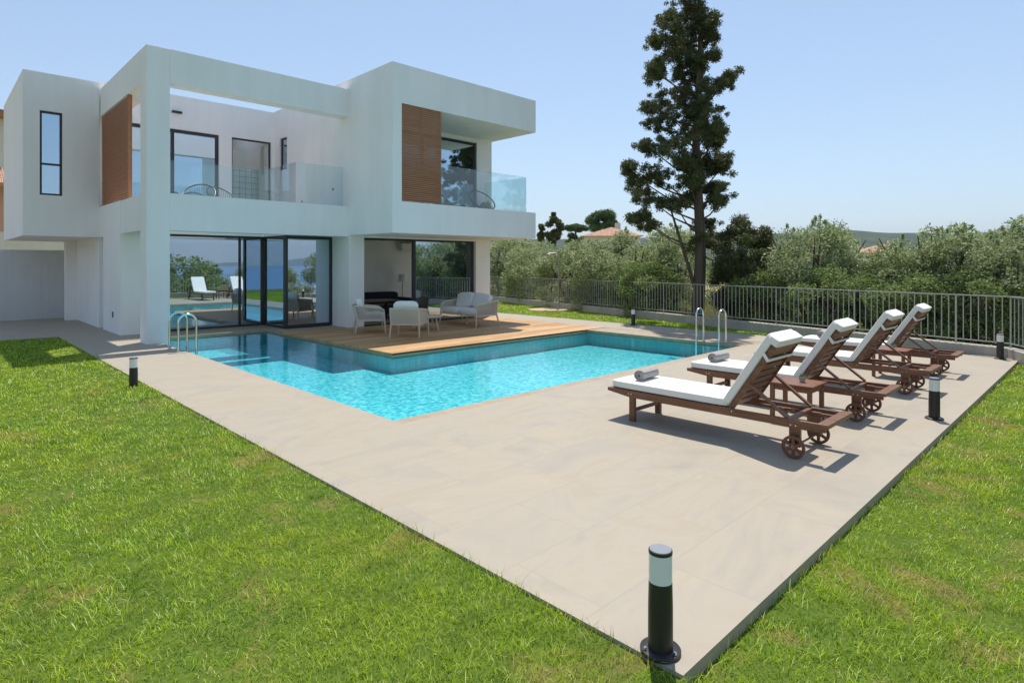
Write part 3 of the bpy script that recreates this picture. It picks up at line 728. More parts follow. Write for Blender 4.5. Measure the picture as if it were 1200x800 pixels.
def towel():
    n = 90; turns = 3.4; prof = []
    for side in (0, 1):
        seq = range(n + 1) if side == 0 else range(n, -1, -1)
        for k in seq:
            a = 2 * math.pi * turns * k / n; r = .010 + .052 * k / n + (-.0052 if side else .0052); prof.append((r * math.cos(a), r * math.sin(a)))
    m = MB(); nseg = 14; N_ = len(prof); vs = []
    for j in range(nseg + 1):
        x = -.17 + .34 * j / nseg
        for i, (y, z) in enumerate(prof):
            k = 1 + .035 * math.sin(j * 1.7 + i * .21) + .02 * math.sin(j * .9); vs.append((x + .006 * math.sin(i * .3) * (j in (0, nseg)), y * k, z * k * .92))
    h = n + 1; fs = []
    for j in range(nseg):
        for i in range(N_): fs.append((j * N_ + i, j * N_ + (i + 1) % N_, (j + 1) * N_ + (i + 1) % N_, (j + 1) * N_ + i))
    for jj in (0, nseg):
        for i in range(n): fs.append((jj * N_ + i, jj * N_ + i + 1, jj * N_ + N_ - 2 - i, jj * N_ + N_ - 1 - i))
    m.add(vs, fs); o = m.build('rolled_towel', M['towel'], smooth=True)
    return tag(o, cat='towel', group='rolled towels on the lounger foot ends')
t0 = towel()
for i, (x, y, rz, lab) in enumerate(((5.74, 3.70, 3, 'grey rolled towel on the foot end of the nearest sun lounger'), (7.48, 3.72, -4, 'grey rolled towel on the foot end of the second sun lounger from the camera'),
                                (11.22, 3.66, 5, 'grey rolled towel on the foot end of the farthest sun lounger by the railing'))):
    o = t0 if i == 0 else t0.copy()
    if i: COL.objects.link(o)
    place(o, (x, y, .479), R(rz), lab)

def side_table():
    t = empty('side_table'); tk = M['teak_x']
    m = MB()
    for k in range(6): m.box(.0 + k * .0735, .0685 + k * .0735, .03, .45, .40, .42)
    m.box(0, .436, 0, .028, .40, .421); m.box(0, .436, .452, .48, .40, .421); m.build('tabletop', tk, t, bevel=.002)
    m = MB(); m.box(.05, .39, .035, .055, .34, .399); m.box(.05, .39, .425, .445, .34, .399); m.box(.03, .05, .055, .425, .34, .399); m.box(.39, .41, .055, .425, .34, .399); m.build('apron', tk, t, bevel=.002)
    for x in (.02, .375):
        for y in (.025, .41): MB().box(x, x + .042, y, y + .042, 0, .399).build('leg', tk, t, bevel=.003)
    return tag(t, cat='side table', group='small wooden side tables between the loungers')
st = side_table()
place(st, (6.57, 2.24, 0), 0, 'small reddish wooden side table between the nearest two sun loungers')
st2 = copy_tree(st); place(st2, (10.22, 2.2, 0), 0, 'small reddish wooden side table between the two farthest sun loungers')
def pot_plant():
    t = empty('potted_succulent')
    MB().lathe([(.024, 0), (.036, .045), (.038, .058), (.031, .058), (.029, .048)], n=20).build('pot', M['pot'], t, smooth=True)
    V = MB()
    for k in range(22):
        a = k * 2.4; el = .35 + 1.1 * k / 22; l = .035 + .012 * math.sin(k); d = Vector((math.cos(a) * math.cos(el), math.sin(a) * math.cos(el), math.sin(el)))
        V.tube([Vector((0, 0, .05)), Vector((0, 0, .05)) + d * l * .6, Vector((0, 0, .05)) + d * l * 1.1], [.004, .0075, .001], 6)
    V.build('leaves', M['succulent'], t, smooth=True)
    return tag(t, cat='potted plant', group='small potted succulents on the side tables')
pp = pot_plant(); place(pp, (6.78, 2.42, .422), 0, 'tiny succulent in a grey pot on the side table nearest the camera')
place(copy_tree(pp), (10.42, 2.42, .422), 1.1, 'tiny succulent in a grey pot on the far side table near the railing')

# ------------------------------------------------------------------ bollard lights
def bollard():
    t = empty('bollard_light')
    b = MB(); b.lathe([(.054, .012), (.0535, .20), (.051, .31)], n=32); b.build('post', M['bollard'], t, smooth=True)
    MB().lathe([(.0505, .31), (.0505, .435)], n=32).build('lens', M['opal'], t, smooth=True)
    cp_ = MB().lathe([(.0518, .433), (.0518, .445), (.049, .448)], n=32).build('cap', M['bollard'], t, smooth=True); MB().lathe([(.0475, .4485), (.046, .450)], n=32).build('cap_disc', M['cap_grey'], cp_, smooth=True)
    f = MB(); f.lathe([(.088, 0), (.088, .014), (.084, .017)], n=36)
    fo2 = f.build('base_flange', M['bollard'], t, smooth=True)
    s = MB()
    for k in range(3): a = k * 2.094 + .5; s.lathe([(.007, .0), (.007, .03)], (.073 * math.cos(a), .073 * math.sin(a), 0), 8)
    s.build('bolt', M['steel'], fo2)
    return tag(t, cat='bollard light', group='short black bollard lights around the terrace')
BL = [((2.31, 1.42, 0), 'large looking black bollard light with frosted top on the near corner of the paving'),
      ((2.10, 9.70, -.06), 'black bollard light in the lawn edge near the villa column'),
      ((7.91, 1.44, 0), 'black bollard light on the paving edge in front of the third sun lounger'),
      ((13.72, 1.52, 0), 'black bollard light in the terrace corner against the kerb and railing'),
      ((13.98, 9.45, 0), 'black bollard light on the far paving strip past the pool')]
b0 = bollard()
for i, (l, lab) in enumerate(BL): place(b0 if i == 0 else copy_tree(b0), l, i * .7, lab)

# ------------------------------------------------------------------ pool ladders
def ladder(name_lab, ax, base_, sep, inward):
    t = empty('pool_ladder', base_, label=name_lab, cat='pool ladder', group='stainless pool ladders')
    for k in (0, 1):
        off = Vector(ax) * sep * k; i_ = Vector(inward); pts = []
        pts += [off + Vector((0, 0, 0)), off + Vector((0, 0, .5))]
        for a in range(0, 181, 12):
            c = math.cos(R(a)); s = math.sin(R(a)); pts.append(off + i_ * (.16 - .16 * c) + Vector((0, 0, .56 + .16 * s)))
        pts += [off + i_ * .32 + Vector((0, 0, 0)), off + i_ * .32 + Vector((0, 0, -.95))]
        r = MB().tube(pts, .021, 14).build('handrail', M['steel'], t, smooth=True)
        MB().lathe([(.042, .0), (.042, .012), (.024, .02)], off, 20).build('flange', M['steel'], r, smooth=True)
    for z in (-.3, -.6):
        a = Vector(inward) * .32; MB().bar(a + Vector((0, 0, z)), a + Vector(ax) * sep + Vector((0, 0, z)), .07, .02).build('step', M['steel'], t)
ladder('stainless pool ladder next to the villa corner column', (0, 1, 0), (3.50, 12.72, 0), .58, (1, 0, 0))
ladder('stainless pool ladder at the far end of the pool', (0, 1, 0), (12.34, 5.98, 0), .52, (-1, 0, 0))

# ------------------------------------------------------------------ terrace furniture
def armchair():
    """back towards -y, 0.78 wide, 0.78 deep, centred"""
    t = empty('rope_armchair'); W = M['pale_wood']; hx = .33
    for s in (-1, 1):
        MB().tube([(s * .37, .34, 0), (s * .355, .32, .30), (s * .35, .30, .55)], [.016, .022, .02], 10).build('leg', W, t, smooth=True)
        MB().tube([(s * .35, -.38, 0), (s * .33, -.33, .33), (s * .335, -.40, .66)], [.017, .024, .02], 10).build('leg', W, t, smooth=True)
        MB().tube([(s * .35, .31, .545), (s * .365, .22, .60), (s * .36, .0, .625), (s * .345, -.25, .655), (s * .335, -.40, .665)], [.02, .026, .027, .024, .02], 10).build('armrest', W, t, smooth=True)
    m = MB(); m.bar((-.34, .31, .31), (.34, .31, .31), .028, .05); m.bar((-.33, -.33, .31), (.33, -.33, .31), .028, .05); m.bar((-.345, -.33, .31), (-.345, .31, .31), .028, .05); m.bar((.345, -.33, .31), (.345, .31, .31), .028, .05)
    m.box(-.33, .33, -.32, .30, .30, .325); m.build('seat_frame', W, t, bevel=.004)
    m = MB(); m.tube([(-.335, -.40, .665), (0, -.425, .675), (.335, -.40, .665)], .018, 10); m.build('top_rail', W, t, smooth=True)
    # woven rope back and sides as rows of cord
    r = MB(); n = 34
    for k in range(n + 1):
        x = -.315 + .63 * k / n; r.tube([(x, -.345, .33), (x * 1.01, -.385, .5), (x * 1.01, -.41 - .012 * (1 - (x / .33) ** 2), .66)], .0095, 5)
    r.build('rope_back', M['rope'], t)
    for s in (-1, 1):
        r = MB()
        for k in range(24):
            y = -.34 + .60 * k / 23; zt = .655 - .03 * k / 23 - (.02 if k > 20 else 0); r.tube([(s * .34, y * .97, .33), (s * .352, y, zt)], .0095, 5)
        r.build('rope_side', M['rope'], t)
    c = MB(); c.soft((0, .02, .395), (.64, .64, .15), e=.3, puff=.25); c.build('seat_cushion', M['cream_cush'], t, smooth=True)
    c = MB(); c.soft((0, -.25, .62), (.58, .17, .44), Matrix.Rotation(R(12), 3, 'X'), e=.42, puff=.0); c.build('back_cushion', M['cream_cush'], t, smooth=True)
    return tag(t, cat='armchair', group='pale rope armchairs on the timber deck')
ac = armchair(); place(ac, (8.14, 11.72, .003), R(-52), 'pale wood and rope armchair seen from behind beside the low table')
ac2 = copy_tree(ac); place(ac2, (7.99, 13.2, .003), R(-117), 'pale wood and rope armchair turned sideways in front of the white pier')
def sofa():
    t = empty('rope_sofa'); W = M['pale_wood']; hw = .82
    for s in (-1, 1):
        MB().tube([(s * (hw + .02), .36, 0), (s * hw, .34, .3), (s * hw, .32, .55)], [.016, .022, .02], 10).build('leg', W, t, smooth=True)
        MB().tube([(s * (hw + .02), -.45, 0), (s * hw, -.36, .33), (s * hw, -.42, .68)], [.017, .024, .02], 10).build('leg', W, t, smooth=True)
        MB().tube([(s * hw, .33, .545), (s * (hw + .01), .24, .60), (s * hw, .0, .63), (s * hw, -.42, .69)], [.02, .026, .027, .02], 10).build('armrest', W, t, smooth=True)
    m = MB(); m.box(-hw, hw, -.36, .34, .28, .325); m.tube([(-hw, -.42, .685), (0, -.44, .70), (hw, -.42, .685)], .018, 8); m.box(-.02, .02, .0, .04, 0, .28); m.build('seat_frame', W, t, bevel=.004)
    r = MB()
    for k in range(70): x = -hw + .03 + (2 * hw - .06) * k / 69; r.tube([(x, -.37, .33), (x, -.43, .68)], .0095, 5)
    r.build('rope_back', M['rope'], t)
    for s in (-1, 1):
        r = MB()
        for k in range(25): y = -.36 + .64 * k / 24; r.tube([(s * (hw - .003), y, .33), (s * hw, y, .665 - .05 * k / 24)], .0095, 5)
        r.build('rope_side', M['rope'], t)
    for s in (-1, 1): MB().soft((s * .395, .02, .395), (.78, .68, .15), e=.25, puff=.2).build('seat_cushion', M['greycush'], t, smooth=True)
    for s in (-1, 1): MB().soft((s * .38, -.22, .66), (.74, .17, .44), Matrix.Rotation(R(16), 3, 'X') @ Matrix.Rotation(R(4 * s), 3, 'Y'), e=.42).build('back_cushion', M['greycush'], t, smooth=True)
    return tag(t, 'pale wood and rope two seat sofa with grey cushions in front of the glass door', 'sofa')
place(sofa(), (10.86, 12.82, .003), R(87))
def coffee_table():
    t = empty('coffee_table', label='low pale wood coffee table between the sofa and the armchairs', cat='coffee table'); W = M['pale_wood']
    m = MB(); m.lathe([(.0, .33), (.40, .33), (.42, .345), (.42, .36), (.41, .372)], n=40); m.build('tabletop', W, t, smooth=True)
    for k in range(4):
        a = k * math.pi / 2 + .4; MB().tube([(.36 * math.cos(a), .36 * math.sin(a), 0), (.28 * math.cos(a), .28 * math.sin(a), .335)], [.018, .026], 10).build('leg', W, t, smooth=True)
    m = MB(); m.bar((-.30, -.12, .14), (.30, .12, .14), .03, .03); m.bar((-.12, .30, .141), (.12, -.30, .141), .03, .028); m.build('stretcher', W, t)
    return t
place(coffee_table(), (9.2, 12.5, .003), 0)

def wire_chair():
    t = empty('string_chair')
    r = MB(); ring = []; low = []
    for k in range(40):
        a = 2 * math.pi * k / 40; x = .40 * math.sin(a); y = .36 * math.cos(a); ring.append((x, y, .57 - .31 * y / .36)); low.append((.13 * math.sin(a), .08 + .13 * math.cos(a), .27 + .03 * -math.cos(a)))
    r.tube(ring, .018, 8, True); r.tube(low, .012, 6, True); r.build('frame', M['black'], t, smooth=True)
    s = MB()
    for k in range(40): s.tube([ring[k], low[k]], .0055, 4)
    s.build('strings', M['string'], t)
    for a in (.5, 2.6, 4.7): MB().tube([(.13 * math.cos(a), .08 + .13 * math.sin(a), .28), (.30 * math.cos(a), .06 + .30 * math.sin(a), 0)], .010, 8).build('leg', M['black'], t, smooth=True)
    return tag(t, cat='balcony chair', group='round string chairs on the balconies')
wc = wire_chair(); place(wc, (11.72, 13.2, 3.0), R(172), 'round black string chair behind the glass of the right balcony, standing near its end')
place(copy_tree(wc), (10.35, 13.5, 3.0), R(200), 'round black string chair on the right balcony close to the timber screen')
place(copy_tree(wc), (5.35, 17.6, 3.02), R(150), 'round black string chair on the left balcony behind the low glass, nearer the column')
place(copy_tree(wc), (6.05, 17.9, 3.02), R(-165), 'round black string chair on the left balcony in front of the wide sliding door')

# interior things seen through the glass
def dark_sofa(lab, w, loc, rz):
    t = empty('lounge_sofa', loc, rz, lab, 'sofa')
    MB().soft((0, 0, .27), (w, .8, .3), e=.2).build('seat', M['darkfab'], t, smooth=True); MB().soft((0, -.36, .55), (w, .2, .5), e=.25).build('backrest', M['darkfab'], t, smooth=True)
    for s in (-1, 1): MB().soft((s * w / 2, 0, .42), (.16, .8, .4), e=.25).build('armrest', M['darkfab'], t, smooth=True)
    for x in (-.9, .9):
        for y in (-.3, .3): MB().tube([(x * w / 2, y, 0), (x * w / 2, y, .13)], .018, 8).build('leg', M['black'], t)
dark_sofa('dark grey sofa inside the open living room by the back wall', 1.7, (10.3, 16.4, .0), R(180))
dark_sofa('dark armchair standing inside behind the corner glass', .85, (7.7, 16.35, .0), R(150))
t = empty('dining_table', (9.35, 15.35, 0), 0, 'long brown wooden table just inside the open sliding door', 'table')
MB().box(-.75, .75, -.4, .4, .60, .64).build('tabletop', M['dark_table'], t, bevel=.005)
for x in (-.68, .68):
    for y in (-.33, .33): MB().box(x - .03, x + .03, y - .03, y + .03, 0, .6).build('leg', M['black'], t)
t = empty('floor_lamp', (11.25, 16.6, 0), 0, 'floor lamp with a white drum shade inside the living room', 'floor lamp')
MB().lathe([(.13, 0), (.13, .02), (.012, .03), (.012, 1.15)], n=20).build('stand', M['grey_metal'], t, smooth=True); MB().lathe([(.15, 1.12), (.14, 1.36)], n=24).build('lamp_shade', M['lamp_shade'], t, smooth=True)
t = MB(); t.box(11.3, 12.1, 16.69, 16.898, 2.12, 2.38); tag(t.build('air_conditioner', M['plastic'], None, (11.7, 16.8, 2.2), bevel=.02), 'white air conditioner high on the living room wall', 'air conditioner')
t = MB(); t.box(12.73, 12.79, 16.55, 16.88, 1.0, 1.65); tag(t.build('television', M['black'], None, (12.76, 16.7, 1.3), bevel=.006), 'flat black television on the side wall of the living room', 'television')

# outdoor shower on a round pad
t = empty('outdoor_shower', (17.35, 15.1, -.06), 0, 'thin grey metal outdoor shower pole beside the railing on the far lawn', 'shower')
m = MB(); m.tube([(0, 0, 0), (0, 0, 2.08), (-.03, .03, 2.14), (-.12, .12, 2.16), (-.26, .26, 2.15)], .026, 10); m.build('pole', M['grey_metal'], t, smooth=True)
MB().lathe([(.10, 2.11), (.10, 2.125), (.03, 2.15)], (-.27, .27, 0), 20).build('shower_head', M['grey_metal'], t, smooth=True)
MB().bar((-.06, -.06, 1.02), (.06, .06, 1.02), .03, .03).build('valve', M['grey_metal'], t)
m = MB(); m.lathe([(.75, -.02), (.75, .035), (.72, .04)], (16.85, 15.2, -.06), 40); tag(m.build('shower_tray', M['sand'], None, (16.85, 15.2, -.06)), 'round sandy coloured pad in the lawn at the foot of the shower pole', 'shower pad')

# ------------------------------------------------------------------ vegetation
def leaves(blobs, n, size, seed, aspect=2.2, shell=.55, flat=0):
    """leaf quads spread through ellipsoid clumps; denser towards the outside"""
    g = np.random.default_rng(seed); B = np.array(blobs, float); vol = (B[:, 3] * B[:, 4] * B[:, 5]) ** (.72); pr = vol / vol.sum()
    k = g.choice(len(B), n, p=pr); d = g.normal(size=(n, 3)); d /= np.linalg.norm(d, axis=1)[:, None]
    r = shell + (1 - shell) * g.random(n) ** .6; r = np.where(g.random(n) < .12, g.random(n), r); r *= (1 + .14 * g.normal(size=n))
    c = B[k, :3] + d * r[:, None] * B[k, 3:6]
    a = g.normal(size=(n, 3)); a[:, 2] *= .8; a /= np.linalg.norm(a, axis=1)[:, None]; a = a * .7 + d * .6; a /= np.linalg.norm(a, axis=1)[:, None]
    b = np.cross(a, g.normal(size=(n, 3))); b /= np.linalg.norm(b, axis=1)[:, None] + 1e-9
    s = size * (.6 + .8 * g.random(n)); A = a * (s * aspect / 2)[:, None]; Bv = b * (s / 2)[:, None]
    V = np.stack([c - A, c + Bv * .9, c + A, c - Bv * .9], 1).reshape(-1, 3); i = np.arange(n) * 4
    return V, np.stack([i, i + 1, i + 2, i + 3], -1)
def sub_blobs(c, rad, n, rs, seed, squash=.75):
    g = random.Random(seed); out = []
    for _ in range(n):
        while True:
            p = [g.uniform(-1, 1) for _ in range(3)]
            if sum(q * q for q in p) < 1: break
        L_ = math.sqrt(sum(q * q for q in p)); f = (L_ ** .5) / max(L_, .01) if L_ > .05 else 1
        r = g.uniform(*rs); out.append((c[0] + p[0] * f * rad[0], c[1] + p[1] * f * rad[1], c[2] + p[2] * f * rad[2], r, r, r * squash))
    return out
def branch_mb(base_pts, r0, r1): n = len(base_pts); return MB().tube(base_pts, [r0 + (r1 - r0) * i / (n - 1) for i in range(n)], 9)
def olive_proto(seed, h=3.0, w=1.5, leafn=15000, m='olive', low=.55):
    g = random.Random(seed); t = empty('olive_tree')
    cz = h * .62; bl = sub_blobs((0, 0, cz), (w * .78, w * .78, h * .36 - .15), 30, (.26, .52), seed)
    bl += sub_blobs((0, 0, low + .25), (w * .8, w * .8, .5), 16, (.22, .40), seed + 5)
    V, F = leaves(bl, int(leafn * 1.25), .038, seed, 2.3); 
    # loose shoots sticking out of the crown
    sh = []
    for _ in range(40):
        b = g.choice(bl[:30]); a = g.uniform(0, 6.28); e = g.uniform(.2, 1.4); d = Vector((math.cos(a) * math.cos(e), math.sin(a) * math.cos(e), math.sin(e)))
        for k in range(4): q = Vector(b[:3]) + d * (b[3] * (.92 + .08 * k)); sh.append((q.x, q.y, q.z, .05, .05, .06))
    V2, F2 = leaves(sh, 2600, .028, seed + 9, 2.6, .2); F = np.concatenate([F, F2 + len(V)]); V = np.concatenate([V, V2])
    npmesh('crown', V, F, M[m], t)
    tb = MB()
    for k in range(4):
        a = g.uniform(0, 6.28); x, y = math.cos(a), math.sin(a)
        tb.tube([(x * .05, y * .05, -.3), (x * .16, y * .16, h * .18), (x * .42 + g.uniform(-.1, .1), y * .42, h * .42), (x * w * .55, y * w * .55, h * .68), (x * w * .7, y * w * .7, h * .85)], [.085, .065, .05, .03, .012], 8)
        for q in range(3):
            b = g.choice(bl[:30]); tb.tube([(x * .42, y * .42, h * .42), ((x * .42 + b[0]) / 2, (y * .42 + b[1]) / 2, (h * .42 + b[2]) / 2 + .08), b[:3]], [.035, .022, .008], 6)
    tb.build('trunk', M['bark'], t, smooth=True); return t
protos = [olive_proto(11), olive_proto(23, 2.9, 1.7, 17000), olive_proto(37, 2.7, 1.5, 16000, 'olive2', .3), olive_proto(51, 3.1, 1.4, 15000, 'olive', .5)]
def ray(u, d):
    """ground point at viewing depth d along image column u (1200 px frame), used only to lay out the grove"""
    t_ = (u - 600) / 702; a = R(YAW); return d * (math.cos(a) + t_ * math.sin(a)), d * (math.sin(a) - t_ * math.cos(a))
used = [False] * 4
def put_tree(pi, x, y, sc, sz, lab, rz=None, dz=0):
    o = protos[pi] if not used[pi] else copy_tree(protos[pi]); used[pi] = True
    z = float(terrain_z(np.array(float(x)), np.array(float(y)))) ; place(o, (x, y, z + dz), rz if rz is not None else random.random() * 6.28, lab); o.scale = (sc, sc, sz)
    o['category'] = 'olive tree' if pi != 2 else 'shrub'; o['group'] = 'trees and shrubs beyond the railing'
    return o
TREES = [  # column, depth, prototype, scale, height scale, label
    (590, 26.5, 0, 1.25, 1.12, 'grey green olive tree beyond the railing right beside the villa pier'),
    (622, 25.0, 1, 1.0, 1.05, 'olive tree just left of the outdoor shower pole, bare stems showing low down'),
    (668, 24.5, 3, 1.1, 1.05, 'pale olive tree just right of the outdoor shower pole'),
    (702, 23.0, 0, 1.0, 1.0, 'bushy olive tree below the red roofed house'),
    (742, 22.0, 1, 1.0, 1.12, 'tall dense olive tree between the shower and the big conifer'),
    (784, 21.0, 3, .9, 1.02, 'olive tree immediately left of the tall conifer trunk'),
    (640, 31.0, 1, 1.3, 1.32, 'olive crown rising behind the front row under the dark conifer'),
    (725, 30.0, 3, 1.3, 1.30, 'olive crown behind the front row, right of the red roof'),
    (905, 19.0, 3, .95, 1.08, 'olive tree right of the dark low conifer'),
    (950, 17.0, 0, .95, 1.15, 'tall olive tree with loose shoots on top, left of the distant tiled roof'),
    (1000, 16.5, 1, .85, 1.0, 'low olive tree directly below the distant tiled roof'),
    (1045, 16.0, 2, .85, .98, 'fresh green shrub behind the railing right of the distant tiled roof'),
    (1090, 15.5, 1, .95, 1.18, 'broad olive tree rising behind the farthest lounger'),
    (1140, 14.3, 0, .90, 1.12, 'dense olive tree near the right edge with pale shoots on its top'),
    (1190, 13.6, 3, .85, 1.0, 'silvery olive tree at the right edge of the view'),
    (975, 15.6, 2, .85, .86, 'low green shrub pressed against the railing behind the loungers, left one'),
    (1070, 14.6, 2, .85, .80, 'low green shrub pressed against the railing behind the farthest headrest'),
    (1150, 13.6, 2, .8, .84, 'low green shrub right behind the corner bollard'),
    (900, 17.6, 2, .8, .85, 'low green shrub behind the railing right of the conifer trunk'),
    (760, 19.8, 2, .85, .85, 'low green shrub behind the railing left of the conifer trunk'),
    (700, 21.2, 2, .7, .5, 'low shrub behind the railing below the bushy olive'),
]
for u, d, pi, sc, sz, lab in TREES:
    x, y = ray(u, d); d0 = d
    while x < FX(y) + 1.0 * sc + .1: d += .2; x, y = ray(u, d)
    q_ = (d / d0) ** .8; put_tree(pi, x, y, sc * q_, sz * q_ * {950: .95, 1000: .86, 1045: .84, 1090: .95, 1140: .86, 1190: .80}.get(u, .86 if u > 880 else .92), lab)
# a second rank outside and beyond, also seen mirrored in the glass
OTHER = [(18.2, -.5, 1, 1.0, 1.0), (17.2, -3.0, 0, 1.0, 1.0), (15.2, -5.6, 3, 1.0, .85), (21.5, -5, 1, 1.1, 1.0), (10.3, -4.0, 2, 1.7, 1.75), (8.2, -5.0, 0, 1.3, 1.25), (9.4, -6.5, 1, 1.3, 1.3), (12.2, -6.0, 1, 1.2, .95), (14.6, -9.5, 3, 1, .55),
         (18.5, -11, 1, 1.1, .6), (22.5, 2.0, 3, 1.2, 1.1), (24, 8, 1, 1.3, 1.2), (26, 15, 0, 1.4, 1.3), (11, -13, 1, 1.2, .8), (20, -18, 0, 1.3, .9), (27, -9, 3, 1.2, 1.0)]
olab = ['olive tree off to the right of the railing corner', 'olive tree on the slope right of the terrace', 'olive tree lower on the slope behind the loungers']
olab = ['olive tree just past the railing corner, hidden to the right of the view', 'olive tree a few steps down from the railing corner', 'olive tree at the foot of the short slope right of the loungers', 'tall olive tree further out beyond the railing corner',
        'dense green shrub mirrored behind the white loungers in the long glass pane', 'bushy olive mirrored next to the column edge in the long glass pane', 'olive crown rising behind the dense mirrored shrub', 'low olive mirrored in the corner glass beside the grass',
        'flat olive mirrored far down the slope in the corner glass', 'broad low olive on the slope towards the sea', 'olive in the second row right of the railing', 'large olive in the second row behind the right hand grove', 'large olive in the second row behind the tall conifer',
        'olive standing lower on the slope than the mirrored shrub', 'far olive near the white house towards the sea', 'wide olive down the right hand slope']
for i, (x, y, pi, sc, sz) in enumerate(OTHER):
    o = put_tree(pi, x, y, sc, sz, olab[i]); o['group'] = 'olive trees mirrored in the glass'

# tall conifer with open layered crown
def conifer():
    t = empty('tall_cypress', (16.9, 9.07, -.35), 0, 'very tall dark conifer with a bare reddish trunk and layered open crown behind the railing', 'tree')
    rt = Vector((math.sin(R(YAW)), -math.cos(R(YAW)), 0)); fw = Vector((math.cos(R(YAW)), math.sin(R(YAW)), 0)); k = 1 / 76.8
    C = [(170, 4, 52, 14), (190, -30, 40, 18), (185, -70, 30, 20), (130, 45, 34, 12), (150, 62, 46, 20), (118, 78, 28, 14), (130, 92, 40, 16), (232, 42, 16, 14), (228, 92, 22, 12), (215, 70, 12, 14), (110, 158, 34, 16), (150, 132, 46, 14), (92, 165, 16, 10),
         (195, 132, 26, 20), (215, 150, 16, 12), (150, 200, 46, 20), (110, 232, 38, 16), (180, 236, 38, 20), (252, 205, 24, 10), (272, 190, 12, 7), (100, 285, 34, 20), (150, 282, 46, 24), (205, 292, 44, 22), (245, 285, 26, 16), (255, 320, 20, 14),
         (72, 345, 34, 16), (40, 388, 18, 10), (120, 362, 52, 22), (185, 362, 46, 24), (245, 380, 30, 16), (268, 395, 24, 14), (62, 415, 30, 18), (110, 415, 44, 22), (160, 432, 34, 14), (88, 470, 36, 16), (62, 508, 24, 16), (128, 488, 32, 14), (250, 440, 30, 14), (290, 428, 16, 10), (235, 472, 24, 14), (100, 525, 20, 10), (200, 180, 26, 18), (205, 225, 26, 18), (200, 262, 40, 18), (165, 320, 50, 18), (215, 330, 34, 18), (150, 395, 34, 16), (215, 410, 26, 14), (85, 440, 36, 14), (235, 520, 22, 16), (255, 560, 24, 18), (245, 610, 26, 20), (175, 165, 24, 14), (165, 105, 26, 14), (200, 60, 20, 14), (195, 20, 20, 12)]
    g = random.Random(4); bl = []; tb = MB(); tips = []
    for (zx, zy, rx, ry) in C:
        lx = (zx - 200) * k; lx = lx if lx < .6 else .6 + (lx - .6) * .6; z = 1.7 + (309 * 2 - zy) * k + .35; a = g.uniform(-1.0, 1.0); dep = a * (.55 + .0035 * max(0, zy) / 2)
        c = rt * lx + fw * dep + Vector((0, 0, z)); sx = rx * k; sz = ry * k
        tips.append(c)
        for _ in range(21):
            q = Vector((max(-1.1, min(1.1, g.gauss(0, .5))), g.gauss(0, .6), max(-1.2, min(1.2, g.gauss(0, .6))))); r = g.uniform(.09, .19)
            p = c + rt * q.x * sx + fw * q.y * max(sx, .4) + Vector((0, 0, q.z * sz)); bl.append((p.x, p.y, p.z, r, r, r * .8))
    # the rear side of the crown, mirrored about the trunk
    for c in list(tips):
        p0 = Vector((-c.x * .6, -c.y * .6 , c.z + g.uniform(-.3, .3))); p0 += fw * .5
        if g.random() < .35:
            for _ in range(5): p = p0 * 1 + Vector((g.gauss(0, .2), g.gauss(0, .2), g.gauss(0, .15))); bl.append((p.x * .5, p.y * .5, p.z, .17, .17, .14))
    V, F = leaves(bl, 230000, .030, 5, 2.0, .1)
    npmesh('crown', V, F, M['cypress'], t)
    pts = []; rad = []
    for i in range(15): z = -.2 + 11.8 * i / 14; pts.append((.05 * math.sin(i * .7), .05 * math.cos(i * .9), z)); rad.append(.205 - .165 * (i / 14) ** .9)
    tb.tube(pts, rad, 14)
    for c in tips:
        z0 = max(2.4, c.z - .25 - .42 * Vector((c.x, c.y)).length); m_1 = Vector((c.x * .5, c.y * .5, (z0 + c.z) / 2 - .12)); tb.tube([(0, 0, z0), m_1, c, c + Vector((c.x, c.y, .2)).normalized() * .25], [.035, .022, .012, .004], 6)
    tb.tube([(0, 0, .9), tuple(rt * -.28 + Vector((0, 0, 1.9))), tuple(rt * -.62 + Vector((0, 0, 3.0))), tuple(rt * -1.0 + Vector((0, 0, 4.2)))], [.065, .055, .04, .015], 9)
    tb.build('trunk', M['bark'], t, smooth=True)
conifer()
def bush_conifer():
    x, y = ray(874, 18.6); t = empty('bushy_cypress', (x, y, -.4), 0, 'dark bushy conifer standing just right of the tall trunk', 'tree')
    bl = sub_blobs((0, 0, 2.1), (1.05, 1.0, 1.5), 80, (.18, .38), 3) + sub_blobs((-.25, .2, 1.2), (1.0, .9, .6), 12, (.25, .4), 8) + sub_blobs((.0, 0, 3.3), (.3, .3, .5), 6, (.14, .24), 9)
    V, F = leaves(bl, 80000, .032, 12, 1.9, .2); npmesh('crown', V, F, M['cypress'], t); MB().tube([(0, 0, -.2), (0, 0, 2.6)], [.12, .03], 8).build('trunk', M['bark'], t)
bush_conifer()
# trees and houses further away
def far_tree(name, u, d, blobs, m, n, size, lab, trunk=None, seed=1):
    x, y = ray(u, d); z = float(terrain_z(np.array(x), np.array(y))); t = empty(name, (x, y, z), 0, lab, 'tree')
    V, F = leaves(blobs, n, size, seed, 1.8, .4); npmesh('crown', V, F, M[m], t)
    MB().tube([(0, 0, -.3), (.1, 0, trunk or 3)], [.2, .1], 8).build('trunk', M['bark'], t); return t
far_tree('round_pine', 705, 72, sub_blobs((0, 0, 7.4), (1.45, 1.45, 1.4), 26, (.5, .85), 5) , 'pine', 14000, .12, 'dark round crowned tree behind the red roofed house', 6, 2)
far_tree('cypress_tree', 650, 68, sub_blobs((0, 0, 6.2), (.75, .75, 1.7), 24, (.3, .5), 6) + sub_blobs((0, 0, 8.0), (.2, .2, .5), 5, (.18, .3), 9), 'cypress', 8000, .12, 'narrow dark conifer above the olives between villa and red roof', 6, 3)
